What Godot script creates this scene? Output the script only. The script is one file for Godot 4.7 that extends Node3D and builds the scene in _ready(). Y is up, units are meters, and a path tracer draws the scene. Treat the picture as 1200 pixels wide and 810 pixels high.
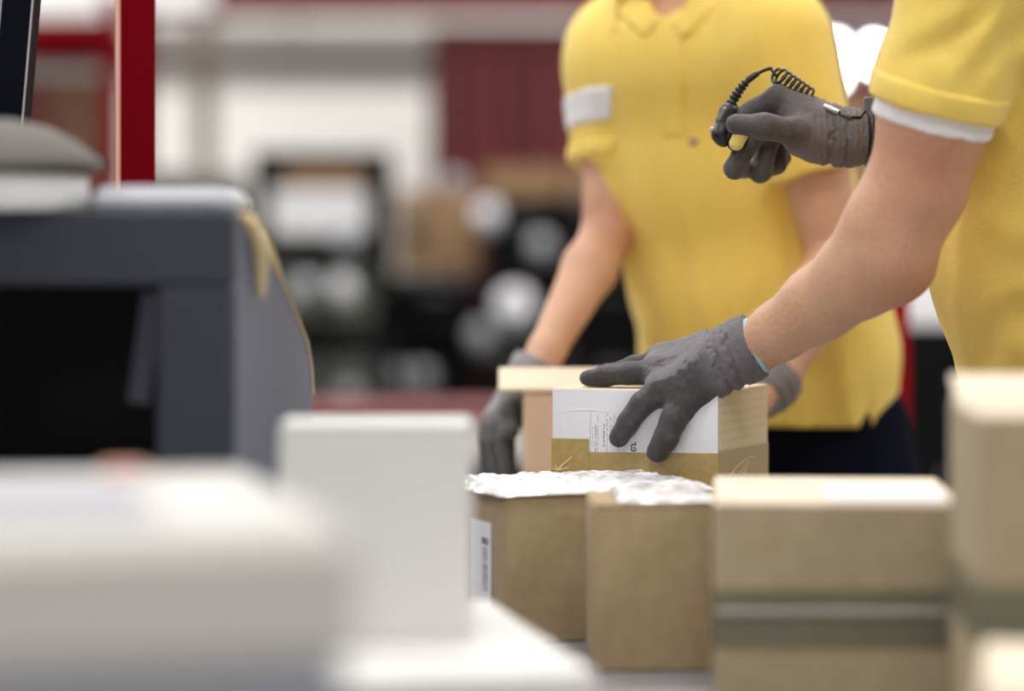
extends Node3D

# ---------------------------------------------------------------- lens and survey helpers
const F := 2833.0        # focal length in pixels of the 1200 x 810 frame
const EYE := 1.18        # height of the lens above the floor
const HORIZON := 330.0   # the lens is shifted: the horizon lies above the middle of the frame
const TABLE := 0.803

func P(px: float, py: float, d: float) -> Vector3:
	return Vector3((px - 600.0) / F * d, EYE + (HORIZON - py) / F * d, -d)

func V(x: float, y: float, d: float) -> Vector3:
	return Vector3(x, y, -d)

var M := {}
var jobs: Array = []
var results: Array = []

# ---------------------------------------------------------------- signed distance figures
class Field:
	var a := PackedVector3Array()
	var ab := PackedVector3Array()
	var u := PackedVector3Array()
	var st := PackedFloat32Array()
	var il := PackedFloat32Array()
	var ra := PackedFloat32Array()
	var dr := PackedFloat32Array()
	var k := PackedFloat32Array()
	var sub := PackedByteArray()
	var idx := PackedInt32Array()
	var lo := Vector3(1e9, 1e9, 1e9)
	var hi := Vector3(-1e9, -1e9, -1e9)

	func cap(pa: Vector3, pb: Vector3, r0: float, r1: float, kk := 0.02, dir := Vector3.ZERO, s := 1.0, cut := false) -> void:
		var d := pb - pa
		if s != 1.0:
			dir = dir.normalized()
			d += dir * (d.dot(dir) * (1.0 / s - 1.0))
		a.append(pa)
		ab.append(d)
		u.append(dir)
		st.append(1.0 / s - 1.0)
		il.append(1.0 / d.length_squared() if d.length_squared() > 1e-12 else 0.0)
		ra.append(r0)
		dr.append(r1 - r0)
		k.append(kk)
		sub.append(1 if cut else 0)
		idx.append(a.size() - 1)
		if not cut:
			for e in [[pa, r0], [pb, r1]]:
				var r: Vector3 = Vector3.ONE * float(e[1]) + dir.abs() * (float(e[1]) * (s - 1.0))
				lo = lo.min(e[0] - r)
				hi = hi.max(e[0] + r)

	func copy() -> Field:
		var c := Field.new()
		for w in ["a", "ab", "u", "st", "il", "ra", "dr", "k", "sub", "idx"]:
			c.set(w, get(w).duplicate())
		c.lo = lo
		c.hi = hi
		return c

	func chain(pts: Array, r: Array, kk := 0.01) -> void:
		for i in pts.size() - 1:
			cap(pts[i], pts[i + 1], r[i], r[i + 1], kk)

	func one(i: int, p: Vector3) -> float:
		var q := p - a[i]
		if st[i] != 0.0:
			q += u[i] * (q.dot(u[i]) * st[i])
		var t := clampf(q.dot(ab[i]) * il[i], 0.0, 1.0)
		return (q - ab[i] * t).length() - ra[i] - dr[i] * t

	func focus(c: Vector3, r: float) -> void:
		var ds := PackedFloat32Array()
		var least := 1e9
		for i in a.size():
			var e := one(i, c)
			ds.append(e)
			if sub[i] == 0:
				least = minf(least, e)
		idx.clear()
		for i in a.size():
			if sub[i] == 1 and ds[i] < r + k[i] + 0.02 or sub[i] == 0 and ds[i] < least + 2.0 * r + k[i] + 0.03:
				idx.append(i)

	func ev(p: Vector3) -> float:
		var d := 1e3
		for i in idx:
			var q := p - a[i]
			if st[i] != 0.0:
				q += u[i] * (q.dot(u[i]) * st[i])
			var t := clampf(q.dot(ab[i]) * il[i], 0.0, 1.0)
			var e := (q - ab[i] * t).length() - ra[i] - dr[i] * t
			var kk := k[i]
			if sub[i] == 1:
				e = -e
				var h := maxf(kk - absf(d - e), 0.0)
				d = maxf(d, e) + (h * h / (4.0 * kk) if kk > 0.0 else 0.0)
			else:
				var h := maxf(kk - absf(d - e), 0.0)
				d = minf(d, e) - (h * h / (4.0 * kk) if kk > 0.0 else 0.0)
		return d

# surface nets: one vertex per crossed cell, one quad per crossed edge, only near the surface
static func smin(a: float, b: float, k: float) -> float:
	var h := maxf(k - absf(a - b), 0.0)
	return minf(a, b) - h * h / (4.0 * k)

static func net(f: Callable, fields: Array, lo: Vector3, hi: Vector3, h: float, origin: Vector3, col) -> Array:
	var B := 6
	var n := Vector3i(((hi - lo) / h).ceil()) + Vector3i(2, 2, 2)
	var nb := Vector3i(int(ceil(n.x / float(B))), int(ceil(n.y / float(B))), int(ceil(n.z / float(B))))
	n = nb * B + Vector3i.ONE
	var sx := 1
	var sy := n.x
	var sz := n.x * n.y
	var val := PackedFloat32Array()
	val.resize(n.x * n.y * n.z)
	val.fill(1e6)
	var cell := PackedInt32Array()
	cell.resize(val.size())
	cell.fill(-1)
	var active: Array = []
	var rad := 0.8661 * B * h
	for bz in nb.z:
		for by in nb.y:
			for bx in nb.x:
				var c := lo + Vector3(bx + 0.5, by + 0.5, bz + 0.5) * (B * h)
				for fd in fields:
					fd.focus(c, rad)
				if absf(f.call(c)) > rad * 1.15 + 0.012:
					continue
				active.append(Vector3i(bx, by, bz) * B)
				for z in B + 1:
					for y in B + 1:
						var at := bx * B + (by * B + y) * sy + (bz * B + z) * sz
						for x in B + 1:
							if val[at + x] > 1e5:
								val[at + x] = f.call(lo + Vector3(bx * B + x, by * B + y, bz * B + z) * h)
	for fd in fields:
		fd.idx = PackedInt32Array(range(fd.a.size()))
	var pos := PackedVector3Array()
	var nor := PackedVector3Array()
	var cols := PackedColorArray()
	var ind := PackedInt32Array()
	var off := PackedInt32Array([0, sx, sy, sx + sy, sz, sx + sz, sy + sz, sx + sy + sz])
	var e0 := PackedInt32Array([0, 2, 4, 6, 0, 1, 4, 5, 0, 1, 2, 3])
	var e1 := PackedInt32Array([1, 3, 5, 7, 2, 3, 6, 7, 4, 5, 6, 7])
	var v := PackedFloat32Array()
	v.resize(8)
	for o in active:
		for z in B:
			for y in B:
				for x in B:
					var at: int = o.x + x + (o.y + y) * sy + (o.z + z) * sz
					var below := 0
					for c in 8:
						v[c] = val[at + off[c]]
						if v[c] < 0.0:
							below += 1
					if below == 0 or below == 8:
						continue
					var s := Vector3.ZERO
					var m := 0
					for e in 12:
						var va := v[e0[e]]
						var vb := v[e1[e]]
						if (va < 0.0) != (vb < 0.0):
							var t := va / (va - vb)
							var ca := e0[e]
							var q := Vector3(ca & 1, (ca >> 1) & 1, ca >> 2)
							q[e / 4] += t
							s += q
							m += 1
					s /= m
					var g := Vector3(v[1] - v[0] + v[3] - v[2] + v[5] - v[4] + v[7] - v[6], v[2] - v[0] + v[3] - v[1] + v[6] - v[4] + v[7] - v[5], v[4] - v[0] + v[5] - v[1] + v[6] - v[2] + v[7] - v[3])
					cell[at] = pos.size()
					var p: Vector3 = lo + (Vector3(o.x + x, o.y + y, o.z + z) + s) * h
					pos.append(p - origin)
					nor.append(g.normalized())
					if col != null:
						cols.append(col.call(p, g.normalized()))
	for o in active:
		for z in B:
			for y in B:
				for x in B:
					var at: int = o.x + x + (o.y + y) * sy + (o.z + z) * sz
					if cell[at] < 0:
						continue
					var v0 := val[at] < 0.0
					for ax in 3:
						var st_ := sx if ax == 0 else sy if ax == 1 else sz
						if v0 == (val[at + st_] < 0.0):
							continue
						var d1 := sy if ax == 0 else sz if ax == 1 else sx
						var d2 := sz if ax == 0 else sx if ax == 1 else sy
						if at - d1 - d2 < 0:
							continue
						var qa := cell[at]
						var qb := cell[at - d1]
						var qc := cell[at - d1 - d2]
						var qd := cell[at - d2]
						if qb < 0 or qc < 0 or qd < 0:
							continue
						if v0:
							ind.append_array([qa, qc, qb, qa, qd, qc])
						else:
							ind.append_array([qa, qb, qc, qa, qc, qd])
	return [pos, nor, cols, ind]

func job(node: MeshInstance3D, f: Callable, fields: Array, h: float, origin: Vector3, lo: Vector3, hi: Vector3, col = null) -> void:
	jobs.append([node, f, fields, h, origin, lo - Vector3.ONE * h * 3.0, hi + Vector3.ONE * h * 3.0, col])

func work(i: int) -> void:
	var j: Array = jobs[i]
	results[i] = net(j[1], j[2], j[5], j[6], j[3], j[4], j[7])

func run_jobs() -> void:
	results.resize(jobs.size())
	var g := WorkerThreadPool.add_group_task(work, jobs.size(), -1, true)
	WorkerThreadPool.wait_for_group_task_completion(g)
	for i in jobs.size():
		var r: Array = results[i]
		var arr := []
		arr.resize(Mesh.ARRAY_MAX)
		arr[Mesh.ARRAY_VERTEX] = r[0]
		arr[Mesh.ARRAY_NORMAL] = r[1]
		if r[2].size():
			arr[Mesh.ARRAY_COLOR] = r[2]
		arr[Mesh.ARRAY_INDEX] = r[3]
		var m := ArrayMesh.new()
		m.add_surface_from_arrays(Mesh.PRIMITIVE_TRIANGLES, arr)
		jobs[i][0].mesh = m

# ---------------------------------------------------------------- nodes
func numbered(called: String, parent: Node) -> String:
	if not parent.has_node(NodePath(called)):
		return called
	var i := 1
	while parent.has_node(NodePath("%s_%03d" % [called, i])):
		i += 1
	return "%s_%03d" % [called, i]

func tag(o: Node, label: String, category: String, group := "") -> void:
	o.set_meta("label", label)
	o.set_meta("category", category)
	if group:
		o.set_meta("group", group)

func thing(called: String, label: String, category: String, at := Vector3.ZERO, turn := 0.0, group := "") -> Node3D:
	var o := Node3D.new()
	o.name = numbered(called, self)
	add_child(o)
	o.position = at
	o.rotation.y = deg_to_rad(turn)
	tag(o, label, category, group)
	return o

func part(called: String, m: Mesh, mat: Material, parent: Node, at := Transform3D.IDENTITY) -> MeshInstance3D:
	var o := MeshInstance3D.new()
	o.name = numbered(called, parent)
	o.mesh = m
	o.material_override = mat
	o.transform = at
	parent.add_child(o)
	return o

func struct(called: String, m: Mesh, mat: Material, at := Transform3D.IDENTITY) -> MeshInstance3D:
	var o := part(called, m, mat, self, at)
	o.set_meta("kind", "structure")
	return o

func T(x: float, y: float, z: float, ry := 0.0, rx := 0.0, rz := 0.0) -> Transform3D:
	return Transform3D(Basis.from_euler(Vector3(deg_to_rad(rx), deg_to_rad(ry), deg_to_rad(rz))), Vector3(x, y, z))

# ---------------------------------------------------------------- shapes
func face(st: SurfaceTool, pts: Array, mid: Vector3) -> void:
	var n: Vector3 = (pts[1] - pts[0]).cross(pts[2] - pts[0])
	var c := Vector3.ZERO
	for p in pts:
		c += p
	c /= pts.size()
	if n.dot(c - mid) > 0.0:   # Godot's front faces run clockwise
		pts = pts.duplicate()
		pts.reverse()
	for i in range(1, pts.size() - 1):
		for p in [pts[0], pts[i], pts[i + 1]]:
			st.set_uv(Vector2(p.x, p.y))
			st.add_vertex(p)

func start() -> SurfaceTool:
	var st := SurfaceTool.new()
	st.begin(Mesh.PRIMITIVE_TRIANGLES)
	st.set_smooth_group(-1)
	return st

func done(st: SurfaceTool) -> ArrayMesh:
	st.generate_normals()
	return st.commit()

func add_box(st: SurfaceTool, s: Vector3, c := Vector3.ZERO, b := 0.002) -> void:
	var h := s / 2.0
	b = minf(b, minf(h.x, minf(h.y, h.z)) * 0.9)
	var pt := func(sg: Vector3, ax: int) -> Vector3:
		var p := h - Vector3.ONE * b
		p[ax] = h[ax]
		return p * sg + c
	for ax in 3:
		var a1 := (ax + 1) % 3
		var a2 := (ax + 2) % 3
		for s0 in [-1.0, 1.0]:
			var q := []
			for e in [[-1.0, -1.0], [1.0, -1.0], [1.0, 1.0], [-1.0, 1.0]]:
				var sg := Vector3.ZERO
				sg[ax] = s0
				sg[a1] = e[0]
				sg[a2] = e[1]
				q.append(pt.call(sg, ax))
			face(st, q, c)
			for s1 in [-1.0, 1.0]:
				var g := Vector3.ZERO
				g[ax] = s0
				g[a1] = s1
				g[a2] = -1.0
				var g2 := g
				g2[a2] = 1.0
				face(st, [pt.call(g, ax), pt.call(g2, ax), pt.call(g2, a1), pt.call(g, a1)], c)
	for x in [-1.0, 1.0]:
		for y in [-1.0, 1.0]:
			for z in [-1.0, 1.0]:
				var g := Vector3(x, y, z)
				face(st, [pt.call(g, 0), pt.call(g, 1), pt.call(g, 2)], c)

func box(x: float, y: float, z: float, b := 0.002, c := Vector3.ZERO) -> ArrayMesh:
	var st := start()
	add_box(st, Vector3(x, y, z), c, b)
	return done(st)

# a thin printed sheet: the front (+z) carries the whole picture
func sheet(w: float, h: float, t := 0.0006) -> ArrayMesh:
	var st := start()
	var c := Vector3(0, 0, t / 2.0)
	add_box(st, Vector3(w, h, t), c, 0.0)
	var src := st.commit_to_arrays()
	var out := start()
	var vs: PackedVector3Array = src[Mesh.ARRAY_VERTEX]
	for p in vs:
		out.set_uv(Vector2(p.x / w + 0.5, 0.5 - p.y / h))
		out.add_vertex(p)
	return done(out)

# a strip with a bent cross-section that follows a row of points
func tube(st: SurfaceTool, pts: Array, r: Array, sides := 8) -> void:
	var nrm := Vector3.ZERO
	var rings := []
	for i in pts.size():
		var d: Vector3 = (pts[mini(i + 1, pts.size() - 1)] - pts[maxi(i - 1, 0)]).normalized()
		if nrm == Vector3.ZERO:
			nrm = d.cross(Vector3.UP if absf(d.y) < 0.9 else Vector3.RIGHT).normalized()
		nrm = (nrm - d * nrm.dot(d)).normalized()
		var bi := d.cross(nrm)
		var ring := []
		for s in sides:
			var a := TAU * s / sides
			ring.append(pts[i] + (nrm * cos(a) + bi * sin(a)) * float(r[mini(i, r.size() - 1)]))
		rings.append(ring)
	st.set_smooth_group(1)
	for i in pts.size() - 1:
		var mid: Vector3 = (pts[i] + pts[i + 1]) / 2.0
		for s in sides:
			var s2 := (s + 1) % sides
			face(st, [rings[i][s], rings[i][s2], rings[i + 1][s2], rings[i + 1][s]], mid)
	st.set_smooth_group(-1)
	face(st, rings[0], (pts[0] + pts[1]) / 2.0)
	face(st, rings[-1], (pts[-1] + pts[-2]) / 2.0)

# a turned shape: [radius, height] pairs round the y axis
func lathe(prof: Array, sides := 24) -> ArrayMesh:
	var st := start()
	st.set_smooth_group(1)
	for i in prof.size() - 1:
		for s in sides:
			var q := []
			for e in [[i, s], [i, s + 1], [i + 1, s + 1], [i + 1, s]]:
				var an: float = TAU * e[1] / sides
				q.append(Vector3(cos(an) * prof[e[0]][0], prof[e[0]][1], sin(an) * prof[e[0]][0]))
			var am := TAU * (s + 0.5) / sides
			var d := Vector2(prof[i + 1][0] - prof[i][0], prof[i + 1][1] - prof[i][1])
			var nn := Vector3(cos(am) * d.y, -d.x, sin(am) * d.y)
			var c: Vector3 = (q[0] + q[1] + q[2] + q[3]) / 4.0
			if q[0].distance_to(q[1]) < 1e-7:
				q.remove_at(1)
			elif q[2].distance_to(q[3]) < 1e-7:
				q.remove_at(3)
			face(st, q, c - nn)
	return done(st)

# a polygon in the z-y plane drawn out along x
func profile(poly: Array, w: float, x0: float) -> ArrayMesh:
	var st := start()
	var flat := PackedVector2Array(poly)
	var tri := Geometry2D.triangulate_polygon(flat)
	for x in [x0, x0 + w]:
		for i in range(0, tri.size(), 3):
			var q := []
			for e in 3:
				q.append(Vector3(x, flat[tri[i + e]].y, flat[tri[i + e]].x))
			face(st, q, Vector3(x0 + w / 2.0, q[0].y, q[0].z))
	var ccw := not Geometry2D.is_polygon_clockwise(flat)
	for i in poly.size():
		var p: Vector2 = poly[i]
		var q: Vector2 = poly[(i + 1) % poly.size()]
		var nn := Vector2(q.y - p.y, p.x - q.x) * (1.0 if ccw else -1.0)
		var a := Vector3(x0, p.y, p.x)
		var b := Vector3(x0, q.y, q.x)
		face(st, [a, b, b + Vector3(w, 0, 0), a + Vector3(w, 0, 0)], (a + b) / 2.0 + Vector3(w / 2.0, -nn.y, -nn.x))
	return done(st)

# a crinkled sheet of film over a rectangle, its rim hanging a little below
func film(w: float, l: float, amp: float, seed_: int, drop := 0.012, n := 46) -> ArrayMesh:
	var nz := FastNoiseLite.new()
	nz.seed = seed_
	nz.frequency = 1.0
	nz.fractal_type = FastNoiseLite.FRACTAL_RIDGED
	nz.fractal_octaves = 3
	var st := start()
	st.set_smooth_group(1)
	var g := []
	for j in n + 1:
		var row := []
		for i in n + 1:
			var x := (float(i) / n - 0.5) * w
			var z := (float(j) / n - 0.5) * l
			var e := minf(minf(i, n - i), minf(j, n - j)) / 3.0
			var y := amp * (0.55 + 0.5 * nz.get_noise_2d(x * 22.0, z * 22.0))
			if e < 1.0:
				y = lerpf(-drop * (0.25 + 0.2 * nz.get_noise_2d(x * 14.0 + 9.0, z * 14.0)), y, e)
			row.append(Vector3(x, y, z))
		g.append(row)
	for j in n:
		for i in n:
			var c: Vector3 = (g[j][i] + g[j + 1][i + 1]) / 2.0 - Vector3(0, 1, 0)
			face(st, [g[j][i], g[j][i + 1], g[j + 1][i + 1]], c)
			face(st, [g[j][i], g[j + 1][i + 1], g[j + 1][i]], c)
	return done(st)

# ---------------------------------------------------------------- materials
func noise_tex(freq: float, lo: Color, hi: Color, seed_ := 1, oct := 4, type := FastNoiseLite.TYPE_SIMPLEX_SMOOTH) -> NoiseTexture2D:
	var t := NoiseTexture2D.new()
	t.width = 256
	t.height = 256
	t.seamless = true
	t.generate_mipmaps = false
	var n := FastNoiseLite.new()
	n.seed = seed_
	n.frequency = freq
	n.noise_type = type
	n.fractal_octaves = oct
	t.noise = n
	var g := Gradient.new()
	g.set_color(0, lo)
	g.set_color(1, hi)
	t.color_ramp = g
	return t

func mat(c: Color, rough := 0.8, metal := 0.0) -> StandardMaterial3D:
	var m := StandardMaterial3D.new()
	m.albedo_color = c
	m.roughness = rough
	m.metallic = metal
	return m

func grained(lo: Color, hi: Color, freq: float, scale: float, rough := 0.8, seed_ := 1) -> StandardMaterial3D:
	var m := mat(Color.WHITE, rough)
	m.albedo_texture = noise_tex(freq, lo, hi, seed_)
	m.uv1_triplanar = true
	m.uv1_scale = Vector3.ONE * scale
	return m

func image_mat(im: Image, rough := 0.6) -> StandardMaterial3D:
	var m := mat(Color.WHITE, rough)
	m.albedo_texture = ImageTexture.create_from_image(im)
	return m

func rgb(r: int, g: int, b: int) -> Color:
	return Color8(r, g, b)

func lin(r: int, g: int, b: int) -> Color:
	return Color8(r, g, b).srgb_to_linear()

func materials() -> void:
	M.card = grained(rgb(168, 146, 112), rgb(181, 158, 124), 0.035, 5.0, 0.9, 3)
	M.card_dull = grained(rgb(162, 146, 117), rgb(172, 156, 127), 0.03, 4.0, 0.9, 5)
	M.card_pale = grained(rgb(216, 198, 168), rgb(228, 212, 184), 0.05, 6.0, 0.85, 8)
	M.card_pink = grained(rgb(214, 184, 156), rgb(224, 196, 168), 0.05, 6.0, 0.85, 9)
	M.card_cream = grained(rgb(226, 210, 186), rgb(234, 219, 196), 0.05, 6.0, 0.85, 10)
	M.tape_brown = grained(rgb(170, 145, 86), rgb(184, 159, 100), 0.04, 8.0, 0.28, 12)
	M.tape_brown.clearcoat_enabled = true
	M.tape_brown.clearcoat = 0.4
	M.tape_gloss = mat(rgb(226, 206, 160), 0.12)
	M.tape_green = grained(rgb(104, 101, 80), rgb(114, 111, 90), 0.02, 4.0, 0.35, 14)
	M.tape_shine = mat(rgb(150, 152, 140), 0.25)
	M.film = mat(rgb(244, 244, 247), 0.16)
	M.film.clearcoat_enabled = true
	M.film.clearcoat_roughness = 0.08
	M.paper = mat(rgb(236, 236, 242), 0.55)
	M.white_carton = mat(rgb(218, 217, 214), 0.7)
	M.off_white = mat(rgb(204, 202, 196), 0.7)
	M.window_glare = mat(rgb(52, 50, 66), 0.4)
	M.blue_grey = mat(rgb(150, 152, 164), 0.6)
	M.table = grained(rgb(150, 149, 153), rgb(164, 163, 167), 0.02, 3.0, 0.45, 16)
	M.steel_grey = mat(rgb(120, 122, 128), 0.45, 0.6)
	M.black = mat(rgb(18, 19, 22), 0.45)
	M.black_gloss = mat(rgb(3, 3, 5), 0.12)
	M.black_gloss.metallic_specular = 0.2
	M.navy_black = mat(rgb(14, 17, 26), 0.5)
	M.navy_black.metallic_specular = 0.15
	M.silver = mat(rgb(215, 215, 220), 0.3, 0.6)
	M.red = mat(rgb(116, 0, 16), 0.5)
	M.red.metallic_specular = 0.15
	M.red_bright = mat(rgb(158, 6, 14), 0.5)
	M.red_bright.metallic_specular = 0.2
	M.red_dull = mat(rgb(112, 34, 34), 0.6)
	M.red_dark = mat(rgb(92, 26, 28), 0.6)
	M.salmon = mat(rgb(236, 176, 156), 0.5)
	M.printer = mat(rgb(60, 65, 74), 0.6)
	M.printer.metallic_specular = 0.25
	M.printer_side = mat(rgb(102, 112, 132), 0.55)
	M.printer_lid = mat(rgb(186, 188, 193), 0.5)
	M.yellow_trim = mat(rgb(224, 202, 158), 0.6)
	M.grey_cloth = mat(rgb(108, 104, 100), 0.9)
	M.white = mat(rgb(244, 244, 246), 0.6)
	M.skin = mat(Color.WHITE, 0.52)
	M.skin.vertex_color_use_as_albedo = true
	M.skin.subsurf_scatter_enabled = true
	M.skin.subsurf_scatter_strength = 0.12
	M.skin.albedo_texture = noise_tex(0.06, rgb(232, 224, 220), rgb(255, 255, 255), 21, 5)
	M.skin.uv1_triplanar = true
	M.skin.uv1_scale = Vector3.ONE * 9.0
	M.polo = cloth(rgb(243, 209, 100), rgb(249, 218, 112), 31)
	M.trouser = cloth(rgb(15, 17, 28), rgb(20, 22, 36), 33)
	M.trouser.rim_enabled = false
	M.trouser.metallic_specular = 0.15
	M.white_cloth = cloth(rgb(240, 240, 246), rgb(248, 248, 252), 34)
	M.glove = mat(Color.WHITE, 0.72)
	M.glove.vertex_color_use_as_albedo = true
	M.glove.albedo_texture = noise_tex(0.09, rgb(205, 203, 203), rgb(255, 255, 255), 41, 5)
	M.glove.uv1_triplanar = true
	M.glove.uv1_scale = Vector3.ONE * 22.0
	M.glove.rim_enabled = true
	M.glove.rim = 0.3
	M.cyan = mat(rgb(176, 206, 216), 0.8)
	M.hair = grained(rgb(64, 44, 26), rgb(92, 66, 40), 0.1, 14.0, 0.6, 44)
	M.blond = mat(rgb(222, 186, 146), 0.5)
	M.rubber = mat(rgb(20, 20, 22), 0.42)
	M.scanner_grey = mat(rgb(96, 97, 103), 0.35)
	M.scanner_yellow = mat(rgb(226, 202, 112), 0.3)
	M.logo = mat(rgb(150, 140, 140), 0.8)
	M.concrete = grained(rgb(128, 126, 122), rgb(146, 144, 140), 0.02, 0.6, 0.6, 51)
	M.wall = grained(rgb(232, 231, 226), rgb(238, 237, 232), 0.02, 0.5, 0.8, 52)
	M.wall_side = mat(rgb(196, 194, 190), 0.8)
	M.ceiling = mat(rgb(206, 206, 204), 0.8)
	M.grey_beam = mat(rgb(126, 124, 118), 0.7)
	M.brown_grey = mat(rgb(134, 124, 114), 0.7)
	M.tan = grained(rgb(150, 118, 86), rgb(166, 134, 100), 0.03, 2.0, 0.9, 53)
	M.brown = grained(rgb(104, 74, 56), rgb(118, 86, 66), 0.03, 2.0, 0.9, 54)
	M.crate = mat(rgb(15, 15, 17), 0.5)
	M.crate.metallic_specular = 0.2
	M.crate_grey = mat(rgb(72, 76, 74), 0.6)
	M.olive = mat(rgb(74, 78, 68), 0.7)
	M.roll_white = mat(rgb(236, 236, 240), 0.35)
	M.roll_grey = mat(rgb(168, 170, 174), 0.4)
	M.lamp = mat(rgb(255, 255, 255), 0.5)
	M.lamp.emission_enabled = true
	M.lamp.emission = Color.WHITE
	M.lamp.emission_energy_multiplier = 3.0
	M.work_lamp = mat(rgb(255, 255, 255), 0.5)
	M.work_lamp.emission_enabled = true
	M.work_lamp.emission = Color.WHITE
	M.work_lamp.emission_energy_multiplier = 16.0

func cloth(lo: Color, hi: Color, seed_: int) -> StandardMaterial3D:
	var m := grained(lo, hi, 0.06, 8.0, 0.9, seed_)
	var n := NoiseTexture2D.new()
	n.width = 256
	n.height = 256
	n.seamless = true
	n.as_normal_map = true
	n.bump_strength = 3.0
	n.generate_mipmaps = false
	var f := FastNoiseLite.new()
	f.seed = seed_
	f.noise_type = FastNoiseLite.TYPE_CELLULAR
	f.frequency = 0.12
	n.noise = f
	m.normal_enabled = true
	m.normal_texture = n
	m.normal_scale = 0.35
	m.rim_enabled = true
	m.rim = 0.35
	m.rim_tint = 0.7
	return m

# ---------------------------------------------------------------- print
func label_image() -> Image:
	# the address sheet of the parcel: lines of small print set sideways, under film
	var im := Image.create(512, 170, false, Image.FORMAT_RGB8)
	im.fill(rgb(232, 232, 238))
	var r := RandomNumberGenerator.new()
	r.seed = 7
	var ink := rgb(96, 96, 108)
	for col in [[118, 60, 168, 2, 3], [126, 96, 150, 2, 3], [134, 92, 162, 3, 4], [142, 64, 168, 2, 3], [160, 88, 150, 3, 4], [170, 60, 166, 2, 3], [182, 70, 150, 2, 3], [192, 62, 140, 2, 3], [206, 84, 160, 2, 3], [212, 62, 120, 2, 3]]:
		var y: int = col[1]
		while y < col[2]:
			var l := r.randi_range(2, 9)
			im.fill_rect(Rect2i(col[0] + r.randi_range(0, 1), y, col[3], l), ink if col[4] == 4 else rgb(150, 150, 160))
			y += l + r.randi_range(1, 4)
	# one larger mark peeping out between the fingers
	for i in 26:
		var an := i / 26.0 * TAU * 0.82 + 0.5
		im.fill_rect(Rect2i(int(253 + 8 * cos(an)), int(146 + 9 * sin(an)), 4, 4), rgb(84, 84, 94))
	im.fill_rect(Rect2i(252, 146, 8, 4), rgb(60, 60, 70))
	im.fill_rect(Rect2i(258, 132, 4, 8), rgb(90, 90, 100))
	return im

func barcode_image() -> Image:
	var im := Image.create(64, 256, false, Image.FORMAT_RGB8)
	im.fill(rgb(238, 238, 244))
	var r := RandomNumberGenerator.new()
	r.seed = 11
	var y := 48
	while y < 66:
		im.fill_rect(Rect2i(34, y, 22, 3), rgb(40, 40, 56))
		im.fill_rect(Rect2i(34 + r.randi_range(0, 10), y + 3, 8, 2), rgb(40, 40, 56))
		y += 5
	y = 76
	while y < 200:
		var h := r.randi_range(1, 4)
		im.fill_rect(Rect2i(36, y, 18, h), rgb(70, 70, 86) if y < 140 or y > 176 else rgb(40, 40, 58))
		y += h + r.randi_range(1, 5)
	return im

# ---------------------------------------------------------------- cartons
# stands at the middle of its base; +z is the front
func carton(called: String, label: String, size: Vector3, at: Vector3, turn: float, body_mat: Material, flap_mat: Material, gap := 0.002) -> Node3D:
	var t := thing(called, label, "carton", at, turn)
	var w := size.x
	var h := size.y
	var l := size.z
	part("body", box(w, h - 0.004, l, 0.003), body_mat, t, T(0, (h - 0.004) / 2.0, 0))
	for s in [-1.0, 1.0]:
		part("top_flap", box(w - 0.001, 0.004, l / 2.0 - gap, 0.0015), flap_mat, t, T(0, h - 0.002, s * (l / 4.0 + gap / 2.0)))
	return t

func corner_place(x: float, d: float, w: float, l: float, turn: float, y: float, from_right := false) -> Vector3:
	# the middle of a carton's base from its nearest front corner
	var b := Basis(Vector3.UP, deg_to_rad(turn))
	return Vector3(x, y, -d) + b * Vector3(-w / 2.0 if from_right else w / 2.0, 0, -l / 2.0)

# ---------------------------------------------------------------- people
func head(f: Field, c: Vector3, fwd: Vector3) -> void:
	var up := Vector3.UP
	var side := up.cross(fwd).normalized()
	f.cap(c + up * 0.035 - fwd * 0.02, c + up * 0.03 + fwd * 0.03, 0.078, 0.074, 0.03)
	f.cap(c + fwd * 0.035 - up * 0.02, c + fwd * 0.055 - up * 0.085, 0.058, 0.036, 0.03)
	f.cap(c + fwd * 0.1 + up * 0.02, c + fwd * 0.118 - up * 0.025, 0.008, 0.013, 0.015)   # nose
	for s in [-1.0, 1.0]:
		f.cap(c + fwd * 0.095 + side * s * 0.033 + up * 0.033, c + fwd * 0.1 + side * s * 0.012 + up * 0.031, 0.009, 0.009, 0.012)
		f.cap(c + fwd * 0.112 + side * s * 0.032 + up * 0.012, c + fwd * 0.112 + side * s * 0.030 + up * 0.012, 0.014, 0.014, 0.01, Vector3.ZERO, 1.0, true)
		f.cap(c + side * s * 0.078 + up * 0.022, c + side * s * 0.076 - up * 0.022, 0.014, 0.009, 0.01)
	f.cap(c + fwd * 0.094 + side * 0.02 - up * 0.052, c + fwd * 0.094 - side * 0.02 - up * 0.052, 0.009, 0.009, 0.008)  # lips
	f.cap(c + fwd * 0.108 + side * 0.018 - up * 0.052, c + fwd * 0.108 - side * 0.018 - up * 0.052, 0.003, 0.003, 0.003, Vector3.ZERO, 1.0, true)

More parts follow.
